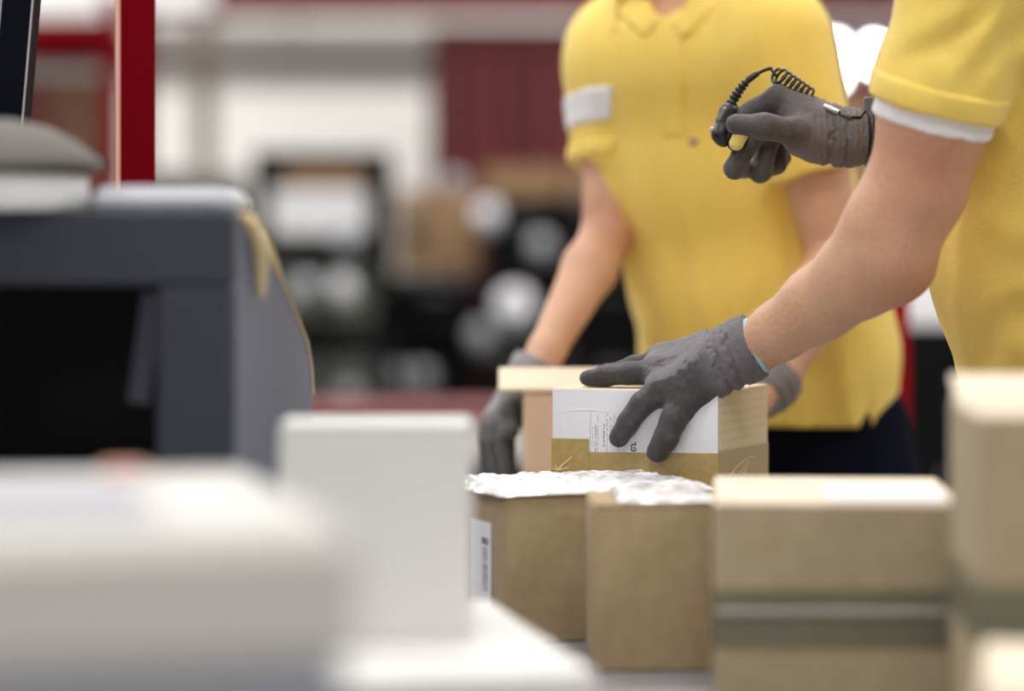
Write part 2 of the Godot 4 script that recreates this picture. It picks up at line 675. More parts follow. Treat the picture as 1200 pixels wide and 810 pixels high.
func head_extras(root: Node3D, c: Vector3, fwd: Vector3) -> void:
	var up := Vector3.UP
	var side := up.cross(fwd).normalized()
	var hair := Field.new()
	hair.cap(c + up * 0.045 - fwd * 0.03, c + up * 0.042 + fwd * 0.028, 0.084, 0.078, 0.03)
	hair.cap(c - fwd * 0.05, c - fwd * 0.05 - up * 0.05, 0.066, 0.05, 0.03)
	hair.cap(c + fwd * 0.1 - up * 0.02, c + fwd * 0.1 - up * 0.15, 0.085, 0.085, 0.01, Vector3.ZERO, 1.0, true)
	var n := part("hair", null, M.hair, root)
	job(n, hair.ev, [hair], 0.008, root.position, hair.lo, hair.hi)
	for s in [-1.0, 1.0]:
		var e := SphereMesh.new()
		e.radius = 0.011
		e.height = 0.022
		e.radial_segments = 16
		e.rings = 8
		part("eye", e, M.white, root, Transform3D(Basis.IDENTITY, c + fwd * 0.0885 + side * s * 0.031 + up * 0.012 - root.position))
		var i := SphereMesh.new()
		i.radius = 0.005
		i.height = 0.010
		i.radial_segments = 12
		i.rings = 6
		part("iris", i, M.black_gloss, root, Transform3D(Basis.IDENTITY, c + fwd * 0.0955 + side * s * 0.031 + up * 0.012 - root.position))

func legs(root: Node3D, f: Field, hip: Vector3, lat: Vector3, fwd: Vector3) -> void:
	# bare legs in the body, trousers and shoes over them
	var tr := Field.new()
	tr.cap(hip + lat * 0.05 + Vector3.UP * 0.09, hip - lat * 0.05 + Vector3.UP * 0.09, 0.112, 0.112, 0.04)
	for s in [-1.0, 1.0]:
		var a: Vector3 = hip + lat * (s * 0.085)
		var k: Vector3 = Vector3(a.x, 0.50, a.z) + fwd * 0.03 + lat * (s * 0.02)
		var e: Vector3 = Vector3(a.x, 0.085, a.z) + lat * (s * 0.03)
		f.chain([a, k, e], [0.08, 0.052, 0.038], 0.04)
		tr.chain([a, k, Vector3(e.x, 0.10, e.z)], [0.10, 0.078, 0.066], 0.03)
		var sh := Field.new()
		var toe := Vector3(e.x, 0.03, e.z) + fwd * 0.15
		sh.cap(Vector3(e.x, 0.035, e.z) - fwd * 0.04, Vector3(e.x, 0.035, e.z) + fwd * 0.06, 0.035, 0.036, 0.02, lat, 1.15)
		sh.cap(Vector3(e.x, 0.032, e.z) + fwd * 0.06, toe, 0.036, 0.030, 0.02, lat, 1.3)
		sh.cap(Vector3(e.x, 0.06, e.z) - fwd * 0.01, Vector3(e.x, 0.10, e.z) - fwd * 0.015, 0.045, 0.043, 0.02)
		var shf := func(p: Vector3) -> float: return maxf(sh.ev(p), 0.001 - p.y)
		job(part("shoe", null, M.rubber, root), shf, [sh], 0.012, root.position, sh.lo, sh.hi)
	var trf := func(p: Vector3) -> float: return maxf(tr.ev(p), 0.07 - p.y)
	job(part("trousers", null, M.trouser, root), trf, [tr], 0.014, root.position, tr.lo, tr.hi)

func glove(root: Node3D, palm: Field, fingers: Field, cuff_at: Vector3, cuff_dir: Vector3, back: Color, coat: Color, cell: float, mouth: float, coat_dir := Vector3.ZERO) -> MeshInstance3D:
	# palm and fingers in one skin; the cuff is cut off square and hollow, with knitted folds
	var nz := FastNoiseLite.new()
	nz.seed = 5
	nz.frequency = 1.0
	var whole := Field.new()
	for src in [palm, fingers]:
		whole.a.append_array(src.a)
		whole.ab.append_array(src.ab)
		whole.u.append_array(src.u)
		whole.st.append_array(src.st)
		whole.il.append_array(src.il)
		whole.ra.append_array(src.ra)
		whole.dr.append_array(src.dr)
		whole.k.append_array(src.k)
		whole.sub.append_array(src.sub)
		whole.lo = whole.lo.min(src.lo)
		whole.hi = whole.hi.max(src.hi)
	whole.idx = PackedInt32Array(range(whole.a.size()))
	var f := func(p: Vector3) -> float:
		var d := whole.ev(p)
		var along := (p - cuff_at).dot(cuff_dir)          # 0 at the mouth, below 0 towards the hand
		if along > -0.075:
			var wob := 0.004 * nz.get_noise_3d(p.x * 60.0, p.y * 60.0, p.z * 60.0)
			var w := clampf((along + 0.075) / 0.03, 0.0, 1.0)
			d += w * 0.0007 * sin((along + wob) * 900.0)
			d += 0.0042 * (exp(-pow((along + 0.043 + wob * 2.0) / 0.0032, 2.0)) + 0.7 * exp(-pow((along + 0.027 + wob * 1.5) / 0.003, 2.0)))
		d += 0.0006 * nz.get_noise_3d(p.x * 130.0, p.y * 130.0, p.z * 130.0) + 0.0012 * nz.get_noise_3d(p.x * 45.0, p.y * 45.0, p.z * 45.0)
		d = maxf(d, along)
		var rim := (p - cuff_at) - cuff_dir * along
		if along > -0.012:
			d = maxf(d, mouth - rim.length())
		return d
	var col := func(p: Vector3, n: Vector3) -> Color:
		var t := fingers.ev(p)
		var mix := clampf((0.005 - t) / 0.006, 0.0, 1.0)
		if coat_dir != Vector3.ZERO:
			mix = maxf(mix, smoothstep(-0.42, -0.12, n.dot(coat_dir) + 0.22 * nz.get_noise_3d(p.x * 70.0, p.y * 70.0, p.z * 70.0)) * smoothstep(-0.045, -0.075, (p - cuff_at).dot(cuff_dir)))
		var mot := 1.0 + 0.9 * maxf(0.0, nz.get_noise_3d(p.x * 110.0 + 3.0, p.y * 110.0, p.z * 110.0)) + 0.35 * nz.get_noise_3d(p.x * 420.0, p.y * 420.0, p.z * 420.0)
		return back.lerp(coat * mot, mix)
	var o := part("glove", null, M.glove, root)
	job(o, f, [whole], cell, root.position, whole.lo, whole.hi, col)
	return o

func skin_color(base: Color, red: Color, spots: Array) -> Callable:
	var nz := FastNoiseLite.new()
	nz.seed = 12
	nz.frequency = 1.0
	return func(p: Vector3, _n: Vector3) -> Color:
		var m := 0.18 + 0.3 * nz.get_noise_3d(p.x * 16.0, p.y * 16.0, p.z * 16.0)
		for s in spots:
			m += 0.75 * exp(-pow(p.distance_to(s[0]) / s[1], 2.0))
		return base.lerp(red, clampf(m, 0.0, 1.0))

func _ready() -> void:
	# ------------------------------------------------------------ camera, air, exposure, lights
	var cam := Camera3D.new()
	cam.name = "camera"
	var lens := CameraAttributesPhysical.new()
	lens.frustum_focal_length = 85.0
	lens.exposure_aperture = 1.35
	lens.frustum_focus_distance = 2.735
	lens.frustum_near = 0.05
	lens.frustum_far = 100.0
	cam.attributes = lens
	add_child(cam)
	cam.projection = Camera3D.PROJECTION_FRUSTUM
	cam.near = 0.05
	cam.far = 100.0
	cam.size = 2.0 * 0.05 * 405.0 / F
	cam.frustum_offset = Vector2(0, -0.05 * (405.0 - HORIZON) / F)
	cam.position = Vector3(0, EYE, 0)
	cam.current = true

	var we := WorldEnvironment.new()
	we.name = "environment"
	var env := Environment.new()
	env.background_mode = Environment.BG_COLOR
	env.background_color = Color(0.5, 0.5, 0.5)
	env.background_energy_multiplier = 0.2
	env.tonemap_mode = Environment.TONE_MAPPER_LINEAR
	env.tonemap_exposure = 1.2
	env.sdfgi_enabled = true
	env.ssao_enabled = true
	env.ssil_enabled = true
	we.environment = env
	add_child(we)

	materials()
	var lamp_energy := 5.5
	for r in [[1.2, 0.75], [-2.4, 0.85], [4.4, 1.3], [9.0, 1.2], [12.6, 1.15]]:
		for x in [-3.6, 0.0, 3.6]:
			var at := Vector3(x, 4.6, -float(r[0]))
			var l := AreaLight3D.new()
			l.name = numbered("lamp_light", self)
			l.area_size = Vector2(2.2, 0.5)
			l.light_energy = lamp_energy * float(r[1]) * ((0.6 if x < 0.0 else 1.5 if x > 0.0 else 1.0) if r[0] < 0.0 else (1.3 if x < 0.0 else 0.8 if x > 0.0 else 1.0))
			l.light_color = Color(1.0, 0.99, 0.985)
			l.shadow_enabled = true
			l.area_range = 40.0
			l.transform = Transform3D(Basis(Vector3.RIGHT, -PI / 2.0), at - Vector3(0, 0.055, 0))
			add_child(l)
			var row: String = ["over the packing table", "behind the camera", "over the racks", "over the black crates", "beside the far wall"][[1.2, -2.4, 4.4, 9.0, 12.6].find(r[0])]
			var t := thing("ceiling_lamp", "long white ceiling lamp panel hanging %s, %s" % [row, "on the printer's side" if x < 0.0 else "in the middle row" if x == 0.0 else "on the workers' side"], "ceiling lamp", at, 0.0, "ceiling lamp panels")
			part("housing", box(2.3, 0.06, 0.6, 0.01), M.steel_grey, t, T(0, 0.03, 0))
			part("diffuser", box(2.2, 0.04, 0.5, 0.005), M.lamp, t, T(0, -0.021, 0))
			for s in [-1.0, 1.0]:
				part("hanger", box(0.02, 0.55, 0.02, 0.002), M.steel_grey, t, T(s * 0.9, 0.33, 0))

	# ------------------------------------------------------------ the hall
	struct("floor", box(14.4, 0.2, 19.4, 0.0), M.concrete, T(0, -0.1, -5.0))
	struct("ceiling", box(14.4, 0.2, 19.4, 0.0), M.ceiling, T(0, 5.3, -5.0))
	struct("wall_back", box(14.4, 5.2, 0.2, 0.0), M.wall, T(0, 2.6, -14.6))
	struct("wall_front", box(14.4, 5.2, 0.2, 0.0), M.wall_side, T(0, 2.6, 4.6))
	struct("wall_left", box(0.2, 5.2, 19.0, 0.0), M.wall_side, T(-7.1, 2.6, -5.0))
	struct("wall_right", box(0.2, 5.2, 19.0, 0.0), M.wall_side, T(7.1, 2.6, -5.0))
	hall_things()
	bench_things()
	cartons()
	front_worker()
	back_worker()
	ring_scanner()
	run_jobs()
	forearm_hair()

# ---------------------------------------------------------------- far things
func post(called: String, label: String, cat: String, px0: float, px1: float, d: float, top: float, m: Material, base := 0.0, deep := -1.0) -> Node3D:
	var w := (px1 - px0) / F * d
	var t := thing(called, label, cat, Vector3(((px0 + px1) / 2.0 - 600.0) / F * d, base, -d - w / 2.0))
	part("shaft", box(w, top - base, deep if deep > 0.0 else w, 0.003), m, t, T(0, (top - base) / 2.0, 0))
	return t

func hall_things() -> void:
	# wall trim: a grey duct, the red crane beam and its runway
	var duct := thing("air_duct", "long grey metal air duct running along the far white wall", "duct", V(-1.3, 2.50, 14.41))
	part("duct_body", box(6.0, 0.20, 0.15, 0.02), M.grey_beam, duct, T(0, 0.10, 0))
	for i in 7:
		part("duct_flange", box(0.04, 0.23, 0.17, 0.005), M.grey_beam, duct, T(-2.7 + i * 0.9, 0.10, 0))
	part("duct_bracket", box(5.8, 0.04, 0.1, 0.0), M.grey_beam, duct, T(0, -0.02, -0.02))
	var beam := thing("crane_beam", "dull red steel crane beam crossing high before the far wall", "beam", V(0.6, 2.525, 12.3))
	part("web", box(5.3, 0.2, 0.02, 0.002), M.red_dull, beam, T(0, 0.13, 0))
	for y in [0.02, 0.25]:
		part("flange", box(5.3, 0.025, 0.16, 0.003), M.red_dull, beam, T(0, y, 0))
	for x in [-2.0, 0.4]:
		part("hanger", box(0.03, 2.41, 0.03, 0.002), M.red_dull, beam, T(x, 1.465, 0))
	for x in [2.5]:
		part("column", box(0.14, 2.525, 0.14, 0.005), M.red_dull, beam, T(x, -1.2625, 0))
	var colm := post("wall_column", "slim grey brown steel column standing before the far white wall", "column", 226, 250, 13.0, 3.4, M.brown_grey)
	part("base_plate", box(0.3, 0.02, 0.3, 0.003), M.brown_grey, colm, T(0, 0.01, 0))
	# red corrugated wall of a container
	var rc := thing("container", "dark red corrugated steel container at the rear behind the workers", "container", V(1.05, 0.0, 12.45))
	part("shell", box(2.95, 2.50, 1.4, 0.01), M.red_dark, rc, T(0, 1.25, -0.7))
	for i in 22:
		part("rib", box(0.07, 2.34, 0.05, 0.012), M.red_dull if i % 3 else M.red_dark, rc, T(-1.39 + i * 0.132, 1.2, 0.024))
	part("top_rail", box(2.95, 0.12, 0.06, 0.01), M.red_dark, rc, T(0, 2.44, 0.03))
	# brown cartons on a red pallet rack, left behind the post
	var rr := thing("pallet_rack", "dark red pallet rack behind the red post on the left", "rack", V(-1.835, 0.0, 9.4))
	for x in [-0.275, 0.285]:
		for z in [0.0, -0.7]:
			part("upright", box(0.07, 2.3, 0.07, 0.004), M.red, rr, T(x, 1.15, z))
	for y in [1.05, 2.14]:
		for z in [0.0, -0.7]:
			part("beam", box(0.47, 0.11, 0.05, 0.004), M.red, rr, T(0, y, z))
		part("shelf", box(0.46, 0.02, 0.60, 0.002), M.brown, rr, T(0, y + 0.065, -0.35))
	var k := 0
	for e in [[-0.115, 0.30, 0.62, M.brown], [0.115, 0.36, 0.86, M.brown], [-0.115, 0.30, 0.0, M.red_dark]]:
		var yy := 1.125 if e[2] > 0.0 else 1.745
		var hh: float = e[2] if e[2] > 0.0 else 0.24
		carton("stored_carton", ["brown carton beside the taller one on the red rack shelf", "tall brown carton standing on the red rack shelf", "flat dark red case lying on top of the shorter brown carton"][k], Vector3(0.22, hh, 0.4), V(-1.835 + float(e[0]), yy, 9.75), 0.0, e[3], e[3])
		k += 1
	# lit strip above it
	var wb := thing("roof_panel", "long pale panel hung high above the red pallet rack", "panel", V(-1.95, 2.36, 10.5))
	part("panel", box(1.3, 0.16, 0.05, 0.005), M.white, wb, T(0, 0.08, 0))
	for x in [-0.5, 0.5]:
		part("hanger", box(0.02, 2.68, 0.02, 0.002), M.steel_grey, wb, T(x, 1.5, 0))
	# grey machine behind the printer
	var gm := thing("grey_cabinet", "low grey machine cabinet standing behind the red post and label printer", "cabinet", V(-1.22, 0.0, 9.0))
	part("body", box(0.36, 1.5, 0.5, 0.01), M.crate_grey, gm, T(0, 0.75, -0.25))
	part("top_cover", box(0.36, 0.10, 0.5, 0.02), M.grey_beam, gm, T(0, 1.55, -0.25))
	part("door", box(0.30, 1.2, 0.02, 0.004), M.crate_grey, gm, T(0, 0.7, 0.01))
	# black shelf unit with bins
	var rk := thing("shelf_unit", "black steel shelf unit full of grey bins behind the printer", "shelf unit", V(-0.73, 0.0, 9.2))
	for x in [-0.23, 0.23]:
		for z in [0.0, -0.45]:
			part("upright", box(0.05, 1.68, 0.05, 0.003), M.crate, rk, T(x, 0.84, z))
	for y in [0.3, 0.62, 0.98, 1.34, 1.66]:
		part("shelf", box(0.51, 0.03, 0.5, 0.003), M.crate, rk, T(0, y, -0.225))
	part("back_panel", box(0.46, 1.6, 0.01, 0.001), M.crate_grey, rk, T(0, 0.84, -0.47))
	var bins := [[-0.11, 1.0, "dark olive bin on the second shelf from the top of the black shelf unit"], [0.11, 1.0, "dark olive bin beside another one below the white carton"], [-0.11, 0.64, "olive bin low in the black shelf unit near the printer"], [0.11, 0.64, "olive bin low in the black shelf unit near the crates"]]
	for b in bins:
		var t := thing("storage_bin", b[2], "bin", V(-0.73 + float(b[0]), float(b[1]), 9.3))
		part("tub", box(0.19, 0.24, 0.3, 0.01), M.olive, t, T(0, 0.121, 0))
		part("lip", box(0.20, 0.03, 0.32, 0.006), M.crate_grey, t, T(0, 0.238, 0))
		part("name_plate", box(0.09, 0.05, 0.005, 0.001), M.roll_grey, t, T(0, 0.13, 0.152))
	carton("shelf_carton", "bright white carton on the topmost bay of the black shelf unit", Vector3(0.35, 0.175, 0.3), V(-0.74, 1.356, 9.32), 0.0, M.white, M.white)
	carton("shelf_carton", "small tan carton lying on top of the bright white shelf carton", Vector3(0.28, 0.09, 0.26), V(-0.72, 1.535, 9.32), 0.0, M.tan, M.tan)
	# black crates
	var n := 0
	var words := ["bottom", "second", "third", "fourth", "fifth"]
	for c in range(-1, 5):
		for r in 5:
			var hh := 0.30
			if r == 4 and c < 1:
				continue
			var t := thing("crate", "black plastic crate, %s from the floor, %s" % [words[r], ["half hidden by the black shelf unit", "first clear of the black shelf unit", "second stack from the shelf unit", "middle stack of the row", "fourth stack from the shelf unit", "stack behind the bending worker"][c + 1]], "crate", V(-0.31 + c * 0.36, r * 0.305, 10.0 - 0.06 * ((c * 3 + r * 2) % 4)), 0.0, "black crates stacked behind the worker")
			part("tub", box(0.34, hh - 0.04, 0.5, 0.012), M.crate, t, T(0, hh / 2.0 - 0.02, -0.25))
			part("rim", box(0.355, 0.04, 0.52, 0.008), M.crate if (c + r) % 3 else M.crate_grey, t, T(0, hh - 0.02, -0.25))
			part("handle", box(0.12, 0.03, 0.02, 0.006), M.crate_grey, t, T(0, hh - 0.09, 0.008))
			n += 1
	# tan cartons along the top of the crates
	for i in 3:
		carton("stacked_carton", ["tan carton on the second black crate stack beside the white wall", "tan carton on the middle crate stack under the red container", "tan carton on the crate stack next to the worker's sleeve"][i], Vector3(0.33, 0.12 + 0.015 * i, 0.4), V(0.05 + i * 0.36, 1.531, 10.15), 0.0, M.tan, M.tan)
	carton("stacked_carton", "tan carton on the shortest crate stack below the white wall", Vector3(0.32, 0.326, 0.4), V(-0.31, 1.226, 10.15), 0.0, M.tan, M.tan)
	# made-up rolls on pegs standing in for blurred bright reflections
	var rolls := [[571, 246, 0.050, 9.68, "roll_white", "bright white roll added as a light spot right of the dim one on the crates"], [531, 211, 0.046, 10.05, "roll_grey", "dim grey roll added as a light spot under the red container beside the bright one"], [602, 352, 0.075, 9.68, "roll_white", "large white roll added as a light spot by the bending worker's elbow"], [563, 388, 0.05, 9.68, "roll_grey", "grey roll added as a light spot, tucked against the large white roll"], [634, 282, 0.046, 9.68, "roll_grey", "grey roll added as a light spot close to the worker's upper arm"], [463, 437, 0.045, 9.68, "roll_grey", "lower grey roll added as a light spot beside its twin, above the red bench"], [494, 437, 0.045, 9.68, "roll_grey", "lower grey roll added as a light spot nearer the worker, above the red bench"], [401, 331, 0.042, 8.9, "roll_white", "white roll added as a light spot in the middle of the black shelf unit"], [404, 271, 0.040, 8.9, "roll_grey", "grey roll added as a light spot just below the bright white shelf carton"], [359, 331, 0.042, 8.9, "roll_grey", "dim roll added as a light spot beside the white one in the shelf unit"], [487, 262, 0.038, 9.75, "crate_grey", "dim grey roll added as a light spot beside the shelf unit's black upright"]]
	for e in rolls:
		var p := P(e[0], e[1], e[3])
		var t := thing("light_spot_roll", e[5], "roll", p)
		var r: float = e[2]
		var rx := Basis(Vector3.RIGHT, PI / 2.0 - 0.55)
		part("spot_body", lathe([[0.0, -0.11], [r, -0.11], [r, -0.01], [r * 0.8, 0.0], [0.0, 0.004]], 20), M[e[4]], t, Transform3D(rx, Vector3.ZERO))
		part("core", lathe([[0.0, 0.003], [r * 0.22, 0.003], [r * 0.2, 0.009], [0.0, 0.009]], 14), M.crate_grey, t, Transform3D(rx, Vector3.ZERO))
		part("peg", box(0.02, 0.02, 0.24, 0.002), M.crate, t, T(0, -r * 0.4, -0.21))
	# red bench
	var rb := thing("red_bench", "long low red topped bench in front of the black crates", "bench", V(-0.42, 0.0, 6.2))
	part("bench_top", box(1.2, 0.035, 0.5, 0.006), M.red_dull, rb, T(0, 0.835, -0.25))
	part("apron", box(1.16, 0.1, 0.02, 0.003), M.off_white, rb, T(0, 0.767, -0.02))
	for x in [-0.56, 0.56]:
		for z in [-0.05, -0.45]:
			part("leg", box(0.05, 0.817, 0.05, 0.004), M.crate_grey, rb, T(x, 0.4085, z))
	# right-hand background
	var bp := post("red_pillar", "bright red steel pillar behind the bending worker's hip", "pillar", 1040, 1066, 4.1, 1.16, M.red_bright)
	part("cap", box(0.05, 0.01, 0.05, 0.002), M.red, bp, T(0, 1.165, 0))
	part("foot", box(0.12, 0.01, 0.12, 0.002), M.red, bp, T(0, 0.005, 0))
	var bk := thing("black_cabinet", "tall black cabinet between the two workers", "cabinet", V(1.18, 0.0, 6.4))
	part("body", box(0.62, 1.06, 0.5, 0.01), M.crate, bk, T(0, 0.53, -0.25))
	for s in [-1.0, 1.0]:
		var dr := part("door", box(0.29, 0.98, 0.02, 0.004), M.crate, bk, T(s * 0.15, 0.52, 0.01))
		part("handle", box(0.015, 0.12, 0.02, 0.003), M.steel_grey, dr, T(-s * 0.11, 0.1, 0.02))
	carton("cabinet_carton", "white carton standing on the tall black cabinet", Vector3(0.34, 0.30, 0.3), V(1.10, 1.06, 6.62), 0.0, M.white, M.white)
	carton("pallet_load", "tall tan carton pack below the bright work lamps", Vector3(0.34, 2.02, 0.4), V(1.62, 0.0, 11.3), 0.0, M.tan, M.tan)
	# two bright work lamps on a stand
	for e in [[980, 72, "larger bright work lamp by the bending worker's shoulder", 0.032, 0.20], [1024, 64, "smaller bright work lamp by the near worker's sleeve", 0.022, 0.12]]:
		var p := P(e[0], e[1], 11.2)
		var t := thing("work_lamp", e[2], "work lamp", p)
		var w: float = e[3]
		var h: float = e[4]
		part("housing", box(w + 0.03, h + 0.03, 0.04, 0.008), M.steel_grey, t, T(0, 0, -0.04))
		part("glowing_tube", box(w, h, 0.03, 0.012), M.work_lamp, t)
		part("cable", box(0.012, 5.2 - p.y - h / 2.0, 0.012, 0.001), M.crate, t, T(0, h / 2.0 + (5.2 - p.y - h / 2.0) / 2.0, -0.04))
		var l := OmniLight3D.new()
		l.name = "glow"
		l.light_energy = 0.3
		l.light_size = w / 2.0
		l.omni_range = 30.0
		l.omni_attenuation = 2.0
		l.shadow_enabled = true
		l.position = Vector3(0, 0, 0.05)
		t.add_child(l)

# ---------------------------------------------------------------- the packing table and what is fixed on it
func bench_things() -> void:
	var tb := thing("packing_table", "wide light grey packing table carrying all the cartons", "table", V(-0.35, 0.0, 2.155))
	part("tabletop", box(1.64, 0.035, 2.31, 0.004), M.table, tb, T(0, TABLE - 0.0175, 0))
	for x in [-0.78, 0.78]:
		for z in [-1.1, 1.1]:
			part("leg", box(0.05, TABLE - 0.035, 0.05, 0.004), M.steel_grey, tb, T(x, (TABLE - 0.035) / 2.0, z))
		part("side_rail", box(0.04, 0.06, 2.1, 0.004), M.steel_grey, tb, T(x, TABLE - 0.066, 0))
	for z in [-1.1, 1.1]:
		part("cross_rail", box(1.5, 0.06, 0.04, 0.004), M.steel_grey, tb, T(0, TABLE - 0.066, z))

	var po := thing("steel_upright", "square dark red steel post rising behind the label printer", "post", V(-0.455, TABLE, 2.93), 14.0)
	part("shaft", box(0.042, 1.5, 0.042, 0.002), M.red, po, T(0, 0.75, 0))
	part("foot_plate", box(0.09, 0.006, 0.09, 0.001), M.red, po, T(0, 0.003, 0))
	part("lit_edge_strip", box(0.003, 1.48, 0.040, 0.001), M.salmon, po, T(-0.0225, 0.75, 0))  # the brightly lit left side of the post, painted as a pale strip

	# leaning black arm with silver edges
	var a := P(24, 0, 2.66)
	var b := P(12, 140, 2.66)
	var dir := (a - b).normalized()
	var foot := b - dir * ((b.y - TABLE) / dir.y)
	var arm := thing("support_arm", "slanting black support arm with thin silver edges standing behind the printer's dome", "arm", foot)
	var bas := Basis(Vector3(0, 0, 1).cross(-dir).normalized() * -1.0, dir, Vector3(0, 0, 1))
	bas = Basis(dir.cross(Vector3(0, 0, 1)).normalized(), dir, Vector3(0, 0, 1)).orthonormalized()
	part("bar", box(0.036, 1.05, 0.05, 0.002), M.navy_black, arm, Transform3D(bas, dir * 0.525))
	for s in [-0.0155, 0.0185]:
		part("silver_edge", box(0.0016, 1.05, 0.003, 0.0003), M.silver, arm, Transform3D(bas, dir * 0.525 + bas.x * s + Vector3(0, 0, 0.0245)))
	part("foot_plate", box(0.1, 0.008, 0.1, 0.002), M.navy_black, arm, T(0, 0.004, 0))

	# label printer
	var W := 0.52
	var H := 1.242 - TABLE
	var pr := thing("label_printer", "big blue grey label printer with a dark window and rounded rear", "printer", V(-0.247, TABLE, 2.12), -5.0)
	var curve := [Vector2(-0.012, H), Vector2(-0.05, H + 0.001), Vector2(-0.10, H - 0.006), Vector2(-0.15, H - 0.019), Vector2(-0.20, H - 0.037), Vector2(-0.25, H - 0.056), Vector2(-0.30, H - 0.078), Vector2(-0.35, H - 0.10), Vector2(-0.40, H - 0.123), Vector2(-0.425, H - 0.15), Vector2(-0.435, H - 0.18)]
	var side := curve.duplicate()
	side.append_array([Vector2(-0.435, 0.0), Vector2(-0.02, 0.0), Vector2(-0.02, H - 0.006)])
	part("side_panel", profile(side, 0.02, -0.022), M.printer_side, pr)
	part("far_side_panel", profile(side, 0.02, -W), M.printer_side, pr)
	var inner := [Vector2(-0.03, 0.0), Vector2(-0.03, H - 0.01)]
	for p in curve.slice(1):
		inner.append(p + Vector2(0.004, -0.006))
	inner.append(Vector2(-0.431, 0.0))
	# the casing behind the window opening
	part("casing", profile([Vector2(-0.14, 0.0), Vector2(-0.14, H - 0.02), Vector2(-0.25, H - 0.06), Vector2(-0.40, H - 0.128), Vector2(-0.43, H - 0.18), Vector2(-0.43, 0.0)], W - 0.045, -W + 0.0225), M.printer, pr)
	# front bezel: four pieces round the window
	var wx0 := -0.425
	var wx1 := -0.067
	var wy0 := 0.218
	var wy1 := H - 0.066
	part("bezel_top", box(W, H - wy1, 0.03, 0.004), M.printer, pr, T(-W / 2.0, (H + wy1) / 2.0, -0.015))
	part("bezel_bottom", box(W, wy0, 0.03, 0.006), M.printer, pr, T(-W / 2.0, wy0 / 2.0, -0.015))
	part("bezel_side", box(-wx1, wy1 - wy0 + 0.004, 0.03, 0.006), M.printer, pr, T(wx1 / 2.0, (wy0 + wy1) / 2.0, -0.015))
	part("bezel_side", box(W + wx0, wy1 - wy0 + 0.004, 0.03, 0.006), M.printer, pr, T((wx0 - W) / 2.0, (wy0 + wy1) / 2.0, -0.015))
	part("window_pane", box(wx1 - wx0, wy1 - wy0, 0.004, 0.0), M.black_gloss, pr, T((wx0 + wx1) / 2.0, (wy0 + wy1) / 2.0, -0.024))
	part("glare_patch", box(0.020, 0.10, 0.002, 0.0008), M.window_glare, pr, T(wx1 - 0.013, wy1 - 0.055, -0.0208, 0.0, 0.0, -8.0))  # purple grey glare on the window, put in as a coloured plate
	part("top_deck", box(W - 0.045, 0.012, 0.12, 0.004), M.printer_lid, pr, T(-W / 2.0, H - 0.010, -0.085))
	part("lid", box(0.132, 0.03, 0.11, 0.012), M.printer_lid, pr, T(-0.0725, H + 0.009, -0.085))
	var trim := []
	for p in curve.slice(1):
		trim.append(Vector3(-0.001, p.y - 0.002, p.x))
	var st := start()
	tube(st, trim, [0.003, 0.006, 0.007, 0.005, 0.002, 0.0015], 8)
	part("rear_edge_trim", done(st), M.yellow_trim, pr)
	st = start()
	tube(st, [Vector3(0.003, H - 0.005, -0.07), Vector3(0.008, H - 0.03, -0.10), Vector3(0.004, H - 0.075, -0.12)], [0.006, 0.009, 0.004], 8)
	part("yellow_tag", done(st), M.yellow_trim, pr)

	# grey dome with a white tray on the printer's lid
	var dm := thing("domed_cover", "grey dome shaped cover over a white tray on top of the printer", "cover", V(-0.475, 1.2425, 2.185))
	part("tray", lathe([[0.0, 0.0], [0.086, 0.0], [0.092, 0.006], [0.091, 0.032], [0.0, 0.032]], 32), M.white, dm)
	part("dome", lathe([[0.0, 0.050], [0.03, 0.047], [0.06, 0.038], [0.085, 0.023], [0.104, 0.006], [0.106, 0.0], [0.10, -0.003], [0.0, -0.002]], 32), M.grey_cloth, dm, T(0.0, 0.035, 0, 0, 0, 3.5))

